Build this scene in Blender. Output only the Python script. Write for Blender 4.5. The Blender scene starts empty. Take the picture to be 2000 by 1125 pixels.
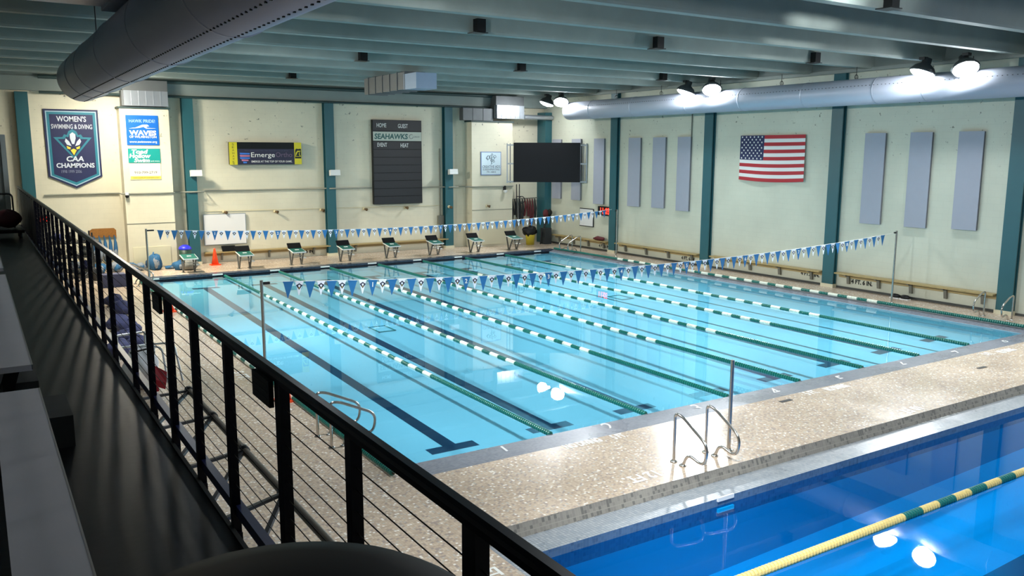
import bpy, math, random
from mathutils import Vector, Matrix
random.seed(7)
PI = math.pi
COL = bpy.context.scene.collection
# ------------------------------------------------------------------ camera (survey of the hall)
CAM = (-6.0649, -11.6941, 4.9201); YAW, PITCH, ROLL, FPX = 0.5670, -0.1595, 0.0026, 1647.4
LW = 2.2155                      # lane width
PL = 22.86                       # pool length
DZ = 0.10                        # deck level above the water
WX, WY = 20.2, 26.4              # right wall, far wall
BX, BZ = -5.03, 2.92             # balcony edge, balcony floor
def basis():
    cy, sy, cp, sp = math.cos(YAW), math.sin(YAW), math.cos(PITCH), math.sin(PITCH)
    f = Vector((sy*cp, cy*cp, sp)); r = Vector((cy, -sy, 0)); u = r.cross(f)
    c, s = math.cos(ROLL), math.sin(ROLL)
    return c*r + s*u, -s*r + c*u, f
RV, UV, FV = basis()
def at(px, py, ax, v):
    d = RV*((px-1000)/FPX) - UV*((py-562.5)/FPX) + FV
    t = (v-CAM[ax])/d[ax]
    return Vector(CAM) + d*t
# ------------------------------------------------------------------ materials
def lin(c):
    c /= 255.0
    return c/12.92 if c <= 0.04045 else ((c+0.055)/1.055)**2.4
def C(r, g, b): return (lin(r), lin(g), lin(b), 1.0)
MATS = {}
def mat(name, col, rough=0.5, metal=0.0, var=0.0, scale=4.0, bump=0.0, bscale=40.0, spec=0.5, emit=None, estr=0.0):
    if name in MATS: return MATS[name]
    m = bpy.data.materials.new(name); m.use_nodes = True
    nt = m.node_tree; b = nt.nodes['Principled BSDF']
    b.inputs['Base Color'].default_value = col
    b.inputs['Roughness'].default_value = rough
    b.inputs['Metallic'].default_value = metal
    b.inputs['Specular IOR Level'].default_value = spec
    if emit:
        b.inputs['Emission Color'].default_value = emit; b.inputs['Emission Strength'].default_value = estr
    if var or bump:
        tc = nt.nodes.new('ShaderNodeNewGeometry')
    if var:
        n = nt.nodes.new('ShaderNodeTexNoise'); n.inputs['Scale'].default_value = scale; n.inputs['Detail'].default_value = 5
        nt.links.new(tc.outputs['Position'], n.inputs['Vector'])
        hs = nt.nodes.new('ShaderNodeMix'); hs.data_type = 'RGBA'
        hs.inputs[6].default_value = tuple(max(0, x*(1-var)) for x in col[:3])+(1,)
        hs.inputs[7].default_value = tuple(min(1, x*(1+var)) for x in col[:3])+(1,)
        nt.links.new(n.outputs['Fac'], hs.inputs[0]); nt.links.new(hs.outputs[2], b.inputs['Base Color'])
    if bump:
        n2 = nt.nodes.new('ShaderNodeTexNoise'); n2.inputs['Scale'].default_value = bscale; n2.inputs['Detail'].default_value = 3
        nt.links.new(tc.outputs['Position'], n2.inputs['Vector'])
        bp = nt.nodes.new('ShaderNodeBump'); bp.inputs['Strength'].default_value = bump; bp.inputs['Distance'].default_value = 0.02
        nt.links.new(n2.outputs['Fac'], bp.inputs['Height']); nt.links.new(bp.outputs['Normal'], b.inputs['Normal'])
    MATS[name] = m
    return m
def node(nt, t, **kw):
    n = nt.nodes.new(t)
    for k, v in kw.items(): setattr(n, k, v)
    return n
def ramp(nt, stops, interp='LINEAR'):
    r = nt.nodes.new('ShaderNodeValToRGB'); r.color_ramp.interpolation = interp
    el = r.color_ramp.elements
    while len(el) > 1: el.remove(el[-1])
    el[0].position, el[0].color = stops[0]
    for p, c in stops[1:]:
        e = el.new(p); e.color = c
    return r
def wall_mat(name, col, axis):
    """painted concrete block: faint courses, blotches and chipped specks"""
    m = bpy.data.materials.new(name); m.use_nodes = True; nt = m.node_tree; b = nt.nodes['Principled BSDF']
    g = node(nt, 'ShaderNodeNewGeometry'); sx = node(nt, 'ShaderNodeSeparateXYZ'); nt.links.new(g.outputs['Position'], sx.inputs[0])
    cx = node(nt, 'ShaderNodeCombineXYZ')
    nt.links.new(sx.outputs['X' if axis == 'x' else 'Y'], cx.inputs[0]); nt.links.new(sx.outputs['Z'], cx.inputs[1])
    br = node(nt, 'ShaderNodeTexBrick'); br.inputs['Scale'].default_value = 1.0
    br.inputs['Brick Width'].default_value = 0.4; br.inputs['Row Height'].default_value = 0.2; br.inputs['Mortar Size'].default_value = 0.008
    br.inputs['Color1'].default_value = (1, 1, 1, 1); br.inputs['Color2'].default_value = (.985, .985, .985, 1); br.inputs['Mortar'].default_value = (.95, .95, .95, 1)
    nt.links.new(cx.outputs[0], br.inputs['Vector'])
    n1 = node(nt, 'ShaderNodeTexNoise'); n1.inputs['Scale'].default_value = 0.55; n1.inputs['Detail'].default_value = 6
    nt.links.new(g.outputs['Position'], n1.inputs['Vector'])
    r1 = ramp(nt, [(0.3, tuple(x*.86 for x in col[:3])+(1,)), (0.7, col)]); nt.links.new(n1.outputs['Fac'], r1.inputs['Fac'])
    mx = node(nt, 'ShaderNodeMix', data_type='RGBA', blend_type='MULTIPLY'); mx.inputs[0].default_value = 1
    nt.links.new(r1.outputs[0], mx.inputs[6]); nt.links.new(br.outputs['Color'], mx.inputs[7])
    n2 = node(nt, 'ShaderNodeTexNoise'); n2.inputs['Scale'].default_value = 5.0; n2.inputs['Detail'].default_value = 8; n2.inputs['Roughness'].default_value = .7
    nt.links.new(g.outputs['Position'], n2.inputs['Vector'])
    r2 = ramp(nt, [(0.35, (1, 1, 1, 1)), (0.37, (0, 0, 0, 1))]); nt.links.new(n2.outputs['Fac'], r2.inputs['Fac'])
    mh = node(nt, 'ShaderNodeMapRange'); mh.inputs[1].default_value = 4.0; mh.inputs[2].default_value = 6.2
    nt.links.new(sx.outputs['Z'], mh.inputs[0])
    mu = node(nt, 'ShaderNodeMath', operation='MULTIPLY'); nt.links.new(r2.outputs[0], mu.inputs[0]); nt.links.new(mh.outputs[0], mu.inputs[1])
    mx2 = node(nt, 'ShaderNodeMix', data_type='RGBA'); mx2.inputs[7].default_value = C(96, 96, 84)
    nt.links.new(mu.outputs[0], mx2.inputs[0]); nt.links.new(mx.outputs[2], mx2.inputs[6])
    nt.links.new(mx2.outputs[2], b.inputs['Base Color'])
    b.inputs['Roughness'].default_value = .55
    bp = node(nt, 'ShaderNodeBump'); bp.inputs['Strength'].default_value = .1; bp.inputs['Distance'].default_value = .008
    nt.links.new(br.outputs['Fac'], bp.inputs['Height']); bp.invert = True
    nt.links.new(bp.outputs['Normal'], b.inputs['Normal'])
    return m
def mosaic_mat(name, stops, size, rough, grout, wet=True):
    m = bpy.data.materials.new(name); m.use_nodes = True; nt = m.node_tree; b = nt.nodes['Principled BSDF']
    g = node(nt, 'ShaderNodeNewGeometry')
    ad = node(nt, 'ShaderNodeVectorMath', operation='ADD'); ad.inputs[1].default_value = (0.013, 0.017, 0.011); nt.links.new(g.outputs['Position'], ad.inputs[0])
    sn = node(nt, 'ShaderNodeVectorMath', operation='SNAP'); sn.inputs[1].default_value = (size,)*3; nt.links.new(ad.outputs[0], sn.inputs[0])
    wn = node(nt, 'ShaderNodeTexWhiteNoise', noise_dimensions='3D'); nt.links.new(sn.outputs[0], wn.inputs['Vector'])
    r = ramp(nt, stops, 'CONSTANT'); nt.links.new(wn.outputs['Value'], r.inputs['Fac'])
    fr = node(nt, 'ShaderNodeVectorMath', operation='SUBTRACT'); nt.links.new(ad.outputs[0], fr.inputs[0]); nt.links.new(sn.outputs[0], fr.inputs[1])
    sp = node(nt, 'ShaderNodeSeparateXYZ'); nt.links.new(fr.outputs[0], sp.inputs[0])
    mn = node(nt, 'ShaderNodeMath', operation='MINIMUM'); nt.links.new(sp.outputs[0], mn.inputs[0]); nt.links.new(sp.outputs[1], mn.inputs[1])
    lt = node(nt, 'ShaderNodeMath', operation='LESS_THAN'); lt.inputs[1].default_value = size*.1; nt.links.new(mn.outputs[0], lt.inputs[0])
    mx = node(nt, 'ShaderNodeMix', data_type='RGBA'); mx.inputs[7].default_value = grout
    nt.links.new(lt.outputs[0], mx.inputs[0]); nt.links.new(r.outputs[0], mx.inputs[6]); 
    n1 = node(nt, 'ShaderNodeTexNoise'); n1.inputs['Scale'].default_value = .7; n1.inputs['Detail'].default_value = 4; nt.links.new(g.outputs['Position'], n1.inputs['Vector'])
    r3 = ramp(nt, [(.3, (.86, .86, .86, 1)), (.7, (1, 1, 1, 1))]); nt.links.new(n1.outputs['Fac'], r3.inputs['Fac'])
    mu = node(nt, 'ShaderNodeMix', data_type='RGBA', blend_type='MULTIPLY'); mu.inputs[0].default_value = 1
    nt.links.new(mx.outputs[2], mu.inputs[6]); nt.links.new(r3.outputs[0], mu.inputs[7])
    nt.links.new(mu.outputs[2], b.inputs['Base Color'])
    rr = ramp(nt, [(.35, (rough*.8,)*3+(1,)), (.65, (rough*1.3,)*3+(1,))]); nt.links.new(n1.outputs['Fac'], rr.inputs['Fac'])
    nt.links.new(rr.outputs[0], b.inputs['Roughness'])
    b.inputs['Specular IOR Level'].default_value = .5
    bp = node(nt, 'ShaderNodeBump'); bp.inputs['Strength'].default_value = .12; bp.inputs['Distance'].default_value = .01
    nt.links.new(wn.outputs['Value'], bp.inputs['Height']); nt.links.new(bp.outputs['Normal'], b.inputs['Normal'])
    return m
def water_mat(name, tint, ripple):
    m = bpy.data.materials.new(name); m.use_nodes = True; nt = m.node_tree
    nt.nodes.remove(nt.nodes['Principled BSDF']); out = nt.nodes['Material Output']
    tr = node(nt, 'ShaderNodeBsdfTransparent'); tr.inputs[0].default_value = tint
    gl = node(nt, 'ShaderNodeBsdfGlossy'); gl.inputs['Roughness'].default_value = 0.012; gl.inputs['Color'].default_value = (1, 1, 1, 1)
    g = node(nt, 'ShaderNodeNewGeometry')                     # Schlick reflectance of a water surface, the same from above and below
    dt = node(nt, 'ShaderNodeVectorMath', operation='DOT_PRODUCT'); nt.links.new(g.outputs['Incoming'], dt.inputs[0]); nt.links.new(g.outputs['True Normal'], dt.inputs[1])
    ab = node(nt, 'ShaderNodeMath', operation='ABSOLUTE'); nt.links.new(dt.outputs['Value'], ab.inputs[0])
    om = node(nt, 'ShaderNodeMath', operation='SUBTRACT'); om.inputs[0].default_value = 1.0; nt.links.new(ab.outputs[0], om.inputs[1])
    pw = node(nt, 'ShaderNodeMath', operation='POWER'); pw.inputs[1].default_value = 5.0; nt.links.new(om.outputs[0], pw.inputs[0])
    fr = node(nt, 'ShaderNodeMath', operation='MULTIPLY_ADD'); fr.inputs[1].default_value = .74; fr.inputs[2].default_value = .02; nt.links.new(pw.outputs[0], fr.inputs[0])
    nz = node(nt, 'ShaderNodeTexNoise'); nz.inputs['Scale'].default_value = 1.6; nz.inputs['Detail'].default_value = 2
    nt.links.new(g.outputs['Position'], nz.inputs['Vector'])
    bp = node(nt, 'ShaderNodeBump'); bp.inputs['Strength'].default_value = ripple; bp.inputs['Distance'].default_value = 0.02
    nt.links.new(nz.outputs['Fac'], bp.inputs['Height']); nt.links.new(bp.outputs['Normal'], gl.inputs['Normal'])
    mx = node(nt, 'ShaderNodeMixShader'); nt.links.new(fr.outputs[0], mx.inputs[0]); nt.links.new(tr.outputs[0], mx.inputs[1]); nt.links.new(gl.outputs[0], mx.inputs[2])
    nt.links.new(mx.outputs[0], out.inputs[0])
    return m
CREAM = C(226, 220, 196)
M_wall_far = wall_mat('cream_block_far', CREAM, 'x'); M_wall_right = wall_mat('cream_block_right', C(208, 210, 192), 'y')  # right wall: same cream paint, greenish lamp cast put into its colour
M_dark_wall = mat('plain_grey_plaster', C(120, 122, 115), .7, var=.1)  # even grey for the left, back and balcony walls
M_deck = mosaic_mat('tan_mosaic', [(0, C(208, 186, 162)), (.40, C(196, 174, 152)), (.58, C(220, 200, 176)), (.76, C(176, 160, 150)), (.86, C(204, 194, 180)), (.94, C(250, 242, 230))], .036, .21, C(188, 171, 154))
M_gutter = mosaic_mat('grey_gutter_tile', [(0, C(120, 124, 136)), (.5, C(130, 134, 146)), (.8, C(108, 114, 128))], .05, .28, C(150, 152, 156))
M_gutter_dark = mosaic_mat('slate_edge_tile', [(0, C(52, 60, 76)), (.5, C(60, 68, 84)), (.85, C(44, 52, 66))], .05, .25, C(70, 76, 88))
M_ledge = mosaic_mat('pale_ledge_tile', [(0, C(162, 168, 174)), (.5, C(172, 177, 181)), (.8, C(152, 160, 168))], .05, .3, C(120, 124, 126))
M_step = mosaic_mat('drain_step_tile', [(0, C(142, 138, 132)), (.4, C(152, 148, 140)), (.8, C(116, 114, 110))], .05, .45, C(160, 156, 148))
M_wellband = mosaic_mat('blue_band_tile', [(0, C(88, 116, 146)), (.5, C(96, 124, 154)), (.85, C(80, 106, 136))], .05, .3, C(110, 130, 150))
M_poolfloor = mat('aqua_plaster', C(184, 194, 202), .5, var=.03, scale=.4)
M_laneblack = mat('navy_lane_tile', C(24, 36, 66), .4, var=.1, scale=9)
M_wellfloor = mat('well_plaster', C(130, 200, 216), .5, var=.06, scale=.35)
M_wellwall = mat('well_wall_plaster', C(100, 172, 196), .5, var=.05, scale=.5)
M_water = water_mat('pool_water_surface', (.49, .86, .97, 1), .02)
M_wellwater = water_mat('well_water_surface', (.05, .60, .96, 1), .02)
M_conc = mat('grey_concrete', C(136, 146, 140), .75, var=.22, scale=1.3, bump=.15)
M_beamc = mat('ledge_concrete', C(134, 144, 140), .75, var=.15, scale=1.1)
M_teal = mat('teal_paint', C(40, 92, 100), .4, var=.08, scale=2)
M_tealdark = mat('dark_teal_pipe', C(40, 62, 62), .5)
M_plinth = mat('cream_plinth', C(214, 208, 180), .6)
M_duct = mat('grey_duct_paint', C(172, 178, 192), .42, var=.05, scale=1.0, metal=.15)
M_ductseam = mat('duct_seam', C(110, 114, 124), .5, metal=.2)
M_ductdark = mat('dull_galvanised', C(98, 102, 104), .5, metal=.3, var=.15)
M_galv = mat('galvanised_sheet', C(176, 182, 190), .32, metal=.75, var=.06)
M_bluegalv = mat('bluish_sheet', C(138, 156, 178), .4, metal=.3, var=.08)
M_steel = mat('stainless_steel', C(196, 192, 186), .22, metal=.95)
M_black = mat('black_plastic', C(14, 15, 16), .45, spec=.3)
M_blackmetal = mat('black_metal', C(26, 28, 30), .5)
M_navy = mat('navy_gloss_paint', C(10, 12, 28), .3, spec=.35)
M_navyrail = mat('blue_lower_rail_paint', C(38, 46, 92), .3)
M_cable = mat('dark_cable', C(50, 46, 40), .5, metal=.4)
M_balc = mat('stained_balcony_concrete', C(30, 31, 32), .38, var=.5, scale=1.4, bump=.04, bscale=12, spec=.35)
M_balcedge = mat('balcony_edge_concrete', C(84, 85, 82), .7, var=.1)
M_bench = mat('grey_bench_aluminium', C(236, 231, 235), .5, metal=.0, var=.05)
M_benchedge = mat('pale_bench_edge', C(190, 188, 184), .4, metal=.2)
M_block = mat('concrete_riser', C(66, 68, 66), .7, var=.2)
M_pipe = mat('rusty_grey_pipe', C(124, 114, 98), .5, var=.2, scale=12)
M_green = mat('green_float', C(14, 108, 96), .3)
M_white = mat('white_float', C(236, 238, 222), .4)
M_yellow = mat('yellow_float', C(226, 204, 132), .4)
M_dgreen = mat('teal_float', C(22, 110, 106), .35)
M_flagblue = mat('blue_pennant', C(36, 108, 164), .6, var=.06)
M_flagwhite = mat('white_pennant', C(232, 236, 246), .6)
M_ink = mat('navy_ink', C(22, 26, 56), .6)
M_whitepaint = mat('white_paint', C(238, 238, 232), .5)
M_wornwhite = mat('worn_white_paint', C(218, 220, 218), .55)
M_blackpaint = mat('black_stencil_paint', C(22, 22, 20), .6)
M_blockgreen = mat('green_grip_top', C(18, 92, 82), .6, bump=.2)
M_panel = mat('grey_acoustic_fabric', C(160, 164, 176), .85, var=.04)
M_panelside = mat('panel_edge', C(120, 122, 128), .8)
M_wood = mat('yellow_varnished_wood', C(168, 148, 100), .45, var=.12, scale=3)
M_woodbrown = mat('brown_board', C(150, 100, 40), .55, var=.3, scale=14)
M_bracket = mat('grey_bracket', C(116, 116, 106), .5)
M_screen = mat('dark_led_screen', C(14, 14, 18), .5, spec=.3)
M_orange = mat('orange_cone', C(250, 82, 34), .5)
M_red = mat('red_fabric', C(168, 30, 44), .7)
M_darkred = mat('dark_red_fabric', C(92, 30, 36), .7)
M_bagblue = mat('blue_mesh_fabric', C(38, 92, 134), .8, var=.35, scale=18, bump=.4)
M_bagpale = mat('pale_gear_mix', C(128, 136, 146), .75, var=.4, scale=16, bump=.5)
M_bagnavy = mat('navy_mesh_fabric', C(54, 58, 96), .8, var=.4, scale=14, bump=.5)
M_baggrey = mat('grey_mesh_fabric', C(120, 122, 118), .8, var=.35, scale=18, bump=.4)
M_navymat = mat('navy_vinyl', C(64, 70, 104), .55)
M_whitefab = mat('white_fabric', C(206, 208, 212), .75, var=.08, scale=5)
M_legs = mat('grey_painted_leg', C(92, 92, 88), .45, metal=.3)
M_fin = mat('matt_black_grip', C(20, 21, 23), .85, spec=.1)
M_barrel = mat('barrel_black', C(6, 6, 7), .55, spec=.06)
M_bingreen = mat('dark_green_bin', C(30, 62, 48), .5)
M_binblue = mat('blue_bin_liner', C(48, 52, 214), .4)
M_binyellow = mat('yellow_plastic', C(206, 190, 62), .45)
M_whiteboard = mat('whiteboard_face', C(226, 226, 226), .3)
M_alu = mat('aluminium_trim', C(170, 176, 180), .35, metal=.6)
M_whiteplastic = mat('white_plastic', C(224, 226, 224), .45)
M_lamp = mat('cream_socket', C(206, 196, 160), .5)
M_bronze = mat('bronze_lens', C(96, 74, 44), .35)
M_lens = mat('lamp_lens', C(255, 255, 255), .5, emit=(.93, .97, 1.0, 1), estr=45)
M_lensleft = mat('lamp_lens_left', C(255, 255, 255), .5, emit=(.93, .97, 1.0, 1), estr=16)
M_lenswarm = mat('lamp_lens_warm', C(255, 255, 255), .5, emit=(1.0, .93, .78, 1), estr=80)
M_housing = mat('lamp_housing', C(70, 74, 76), .5, metal=.3)
M_digit = mat('red_led_digits', C(255, 40, 20), .4, emit=(1, .035, .02, 1), estr=1.3)
M_doorwhite = mat('white_door_paint', C(172, 174, 168), .5, var=.05)
# ------------------------------------------------------------------ mesh builder
WL = {}
class MB:
    def __init__(s): s.v, s.f, s.m, s.sm, s.cur, s.smooth = [], [], [], [], 0, False
    def add(s, vs, fs, M=None, smooth=None):
        o = len(s.v)
        s.v += [tuple((M @ Vector(v)) if M else v) for v in vs]
        for f in fs:
            s.f.append(tuple(i+o for i in f)); s.m.append(s.cur); s.sm.append(s.smooth if smooth is None else smooth)
        return s
    def box(s, x0, x1, y0, y1, z0, z1, M=None):
        vs = [(x0,y0,z0),(x1,y0,z0),(x1,y1,z0),(x0,y1,z0),(x0,y0,z1),(x1,y0,z1),(x1,y1,z1),(x0,y1,z1)]
        return s.add(vs, [(0,3,2,1),(4,5,6,7),(0,1,5,4),(1,2,6,5),(2,3,7,6),(3,0,4,7)], M)
    def quad(s, a, b, c, d): return s.add([a, b, c, d], [(0,1,2,3)])
    def prism(s, pts, d, M=None):
        """pts: list of 3d points of a planar polygon, extruded by vector d"""
        n = len(pts); d = Vector(d)
        vs = [tuple(p) for p in pts]+[tuple(Vector(p)+d) for p in pts]
        fs = [tuple(range(n-1, -1, -1)), tuple(range(n, 2*n))]+[(i, (i+1) % n, n+(i+1) % n, n+i) for i in range(n)]
        return s.add(vs, fs, M)
    def bar(s, p, q, w, h=None, up=(0,0,1)):
        p, q = Vector(p), Vector(q); h = h or w; d = (q-p); L = d.length; d.normalize()
        u = Vector(up)
        if abs(d.dot(u)) > .98: u = Vector((0, 1, 0))
        r = d.cross(u).normalized(); u = r.cross(d)
        M = Matrix((r, d, u)).transposed().to_4x4(); M.translation = p
        return s.box(-w/2, w/2, 0, L, -h/2, h/2, M)
    def tube(s, path, r, seg=10, cap=True, closed=False):
        pts = [Vector(p) for p in path]; n = len(pts); vs, fs = [], []
        prev = None
        for i, p in enumerate(pts):
            a = pts[i-1] if i > 0 else (pts[-1] if closed else p); b = pts[i+1] if i < n-1 else (pts[0] if closed else p)
            d = (b-a).normalized()
            if prev is None:
                u = Vector((0,0,1)) if abs(d.z) < .9 else Vector((0,1,0))
                x = d.cross(u).normalized()
            else:
                x = (prev - d*prev.dot(d)).normalized()
            prev = x; y = d.cross(x)
            rr = r[i] if isinstance(r, (list, tuple)) else r
            for k in range(seg):
                t = 2*PI*k/seg; vs.append(tuple(p + x*(rr*math.cos(t)) + y*(rr*math.sin(t))))
        for i in range(n if closed else n-1):
            j = (i+1) % n
            for k in range(seg):
                k2 = (k+1) % seg; fs.append((i*seg+k, i*seg+k2, j*seg+k2, j*seg+k))
        s.add(vs, fs, None, True)
        if cap and not closed:
            s.add(vs[:seg], [tuple(range(seg-1, -1, -1))], None, False); s.add(vs[-seg:], [tuple(range(seg))], None, False)
        return s
    def lathe(s, prof, seg=16, M=None, smooth=True):
        """profile of (r, h) about local z"""
        vs, fs = [], []
        for r, h in prof:
            for k in range(seg):
                t = 2*PI*k/seg; vs.append((r*math.cos(t), r*math.sin(t), h))
        for i in range(len(prof)-1):
            for k in range(seg):
                k2 = (k+1) % seg; fs.append((i*seg+k, i*seg+k2, (i+1)*seg+k2, (i+1)*seg+k))
        fs.append(tuple(range(seg-1, -1, -1))); fs.append(tuple(range((len(prof)-1)*seg, len(prof)*seg)))
        return s.add(vs, fs, M, smooth)
    def blob(s, c, rx, ry, rz, seed=0, lump=.25, nu=12, nv=8, floor=None):
        rnd = random.Random(seed); ph = [rnd.uniform(0, 6.28) for _ in range(6)]
        vs, fs = [], []
        for i in range(nv+1):
            t = PI*i/nv
            for k in range(nu):
                a = 2*PI*k/nu
                q = 1+lump*(.5*math.sin(3*a+ph[0]+2*t)+.35*math.sin(5*a+ph[1]-3*t)+.3*math.sin(4*t+ph[2]+a)+.25*math.sin(7*a+ph[3]))
                x, y, z = c[0]+rx*q*math.sin(t)*math.cos(a), c[1]+ry*q*math.sin(t)*math.sin(a), c[2]+rz*q*math.cos(t)
                if floor is not None: z = max(z, floor)
                vs.append((x, y, z))
        for i in range(nv):
            for k in range(nu):
                k2 = (k+1) % nu; fs.append((i*nu+k, (i+1)*nu+k, (i+1)*nu+k2, i*nu+k2))
        return s.add(vs, fs, None, True)
    def text(s, txt, org, right, up, size=None, width=None, height=None, bold=0.0, shear=0.0, center=True, depth=0.0):
        vs, fs = glyphs(txt, bold, shear)
        if not vs: return s
        xs = [v[0] for v in vs]; ys = [v[1] for v in vs]
        w, h = max(xs)-min(xs), max(ys)-min(ys)
        sx = width/w if width else (size or (height/h)); sy = height/h if height else (size or sx)
        if width and not height and not size: sy = sx
        cx, cy = (min(xs)+max(xs))/2, (min(ys)+max(ys))/2
        o, r, u = Vector(org), Vector(right), Vector(up)
        return s.add([tuple(o + r*((v[0]-cx)*sx) + u*((v[1]-cy)*sy)) for v in vs], fs, None, False)
    def build(s, name, mats, parent=None, local=False):
        me = bpy.data.meshes.new(name)
        off = Vector((0,0,0))
        if parent is not None and not local: off = WL.get(parent.name, Vector((0,0,0)))
        me.from_pydata([tuple(Vector(v)-off) for v in s.v], [], s.f)
        if not isinstance(mats, (list, tuple)): mats = [mats]
        for m in mats: me.materials.append(m)
        me.polygons.foreach_set('material_index', s.m); me.polygons.foreach_set('use_smooth', s.sm)
        me.update()
        o = bpy.data.objects.new(name, me); COL.objects.link(o)
        if parent is not None:
            o.parent = parent; WL[o.name] = WL.get(parent.name, Vector((0,0,0)))
        else: WL[o.name] = Vector((0,0,0))
        return o
_G = {}
def glyphs(txt, bold=0.0, shear=0.0):
    k = (txt, bold, shear)
    if k not in _G:
        cu = bpy.data.curves.new('t', 'FONT'); cu.body = txt; cu.offset = bold; cu.shear = shear; cu.fill_mode = 'FRONT'; cu.resolution_u = 3
        ob = bpy.data.objects.new('t', cu); COL.objects.link(ob)
        dg = bpy.context.evaluated_depsgraph_get(); dg.update()
        me = bpy.data.meshes.new_from_object(ob.evaluated_get(dg))
        _G[k] = ([tuple(v.co) for v in me.vertices], [tuple(p.vertices) for p in me.polygons])
        bpy.data.objects.remove(ob); bpy.data.curves.remove(cu); bpy.data.meshes.remove(me)
    return _G[k]
def tag(o, label, cat, group=None):
    o['label'] = label; o['category'] = cat
    if group: o['group'] = group
    return o
def thing(name, label, cat, loc=(0,0,0), group=None, rz=0.0):
    o = bpy.data.objects.new(name, None); COL.objects.link(o); o.empty_display_size = .2
    o.location = loc; o.rotation_euler = (0, 0, rz); WL[o.name] = Vector(loc)
    return tag(o, label, cat, group)
def struct(name, mb, m, parent=None):
    o = mb.build(name, m, parent)
    if parent is None: o['kind'] = 'structure'
    return o
def dup(root, loc, label, group=None, rz=None):
    r = root.copy(); COL.objects.link(r); r.location = loc; r['label'] = label
    if rz is not None: r.rotation_euler = (0, 0, rz)
    if group: r['group'] = group
    WL[r.name] = Vector(loc)
    for ch in list(root.children):
        c = ch.copy(); COL.objects.link(c); c.parent = r
        for g in list(ch.children):
            d = g.copy(); COL.objects.link(d); d.parent = c
    return r
def child(src, parent, loc=(0,0,0)):
    c = src.copy(); COL.objects.link(c); c.parent = parent; c.location = loc
    return c
def arc(c, r, a0, a1, n, ex, ey):
    c, ex, ey = Vector(c), Vector(ex), Vector(ey)
    return [c + ex*(r*math.cos(a0+(a1-a0)*i/n)) + ey*(r*math.sin(a0+(a1-a0)*i/n)) for i in range(n+1)]
def fillet(pts, r, n=6):
    pts = [Vector(p) for p in pts]; out = [pts[0]]
    for i in range(1, len(pts)-1):
        a, b, c = pts[i-1], pts[i], pts[i+1]
        d1, d2 = (a-b), (c-b); k = min(r[i] if isinstance(r, (list, tuple)) else r, d1.length*.49, d2.length*.49)
        p, q = b+d1.normalized()*k, b+d2.normalized()*k
        for j in range(n+1):
            t = j/n; out.append(p*(1-t)**2 + b*(2*t*(1-t)) + q*t*t)
    out.append(pts[-1])
    return out
# ------------------------------------------------------------------ THE SETTING
X0, X1 = -0.60, 18.15            # main pool water
GL, GR = -0.98, 18.52            # outer edges of the side gutters
GN, GF = -0.80, 23.22            # outer edges of end gutters
VX0, VX1, VY0, VY1 = -1.05, 20.2, -14.0, -2.92     # diving well opening in the deck
XL = -9.2; YB = -16.0
fl = MB()
fl.quad((XL, GF, DZ), (WX+.02, GF, DZ), (WX+.02, WY+.02, DZ), (XL, WY+.02, DZ))
fl.quad((XL, GN, DZ), (GL, GN, DZ), (GL, GF, DZ), (XL, GF, DZ))
fl.quad((GR, GN, DZ), (WX, GN, DZ), (WX, GF, DZ), (GR, GF, DZ))
fl.quad((XL, VY1, DZ), (WX, VY1, DZ), (WX, GN, DZ), (XL, GN, DZ))
fl.quad((XL, YB, DZ), (VX0, YB, DZ), (VX0, VY1, DZ), (XL, VY1, DZ))
fl.quad((VX0, YB, DZ), (WX, YB, DZ), (WX, VY0, DZ), (VX0, VY0, DZ))
floor = struct('floor', fl, M_deck)
g = MB()                          # gutter band of the main pool
g.quad((GL, GN, DZ), (GR, GN, DZ), (X1, 0, 0), (X0, 0, 0))
g.quad((GL, GN, DZ), (X0, 0, 0), (X0, PL, 0), (GL, GF, DZ))
g.quad((GR, GN, DZ), (GR, GF, DZ), (X1, PL, 0), (X1, 0, 0))
struct('floor_gutter', g, M_gutter)
g = MB(); g.box(X0-.3, X1+.3, PL, PL+.1, -.1, .09); g.quad((X0-.3, PL, .09), (X1+.3, PL, .09), (GR, GF, DZ+.004), (GL, GF, DZ+.004))
struct('floor_edge_tile', g, M_gutter_dark)
g = MB()                          # basin of the main pool: side walls and sloping floor with lane markings
def poolz(x, y):
    return -max(.16, .548 + .00285*x - .01628*y + .00086*x*y - .00115*x*x - .000073*y*y)
xs = [X0]; 
for k in range(8):
    c = (k+.5)*LW; xs += [c-.5, c-.14, c+.14, c+.5]
xs += [X1]
ys = [0, 1.47, 1.77, 4, 6, 8, 10, 12, 14, 16, 18, 20, 21.0, 21.3, PL]
vs = [(x, y, poolz(x, y)) for y in ys for x in xs]; nx = len(xs)
for j in range(len(ys)-1):
    for i in range(nx-1):
        k = (i-1) % 4 if 1 <= i < nx-1 else 3
        line = (1 <= i < nx-1) and ((k == 1 and 1 <= j <= len(ys)-3) or (k in (0, 1, 2) and j in (1, len(ys)-3)))
        g.cur = 1 if line else 0
        a = j*nx+i
        g.add([vs[a], vs[a+1], vs[a+1+nx], vs[a+nx]], [(0, 1, 2, 3)])
g.cur = 0
for i in range(nx-1):
    for y in (0, PL):
        g.quad((xs[i], y, 0), (xs[i+1], y, 0), (xs[i+1], y, poolz(xs[i+1], y)), (xs[i], y, poolz(xs[i], y)))
for x in (X0, X1):
    for j in range(len(ys)-1): g.quad((x, ys[j], 0), (x, ys[j+1], 0), (x, ys[j+1], poolz(x, ys[j+1])), (x, ys[j], poolz(x, ys[j])))
struct('floor_pool_basin', g, [M_poolfloor, M_laneblack])
g = MB(); g.quad((X0-.02, -.02, -.012), (X1+.02, -.02, -.012), (X1+.02, PL+.01, -.012), (X0-.02, PL+.01, -.012))
struct('pool_water', g, M_water)
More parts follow.
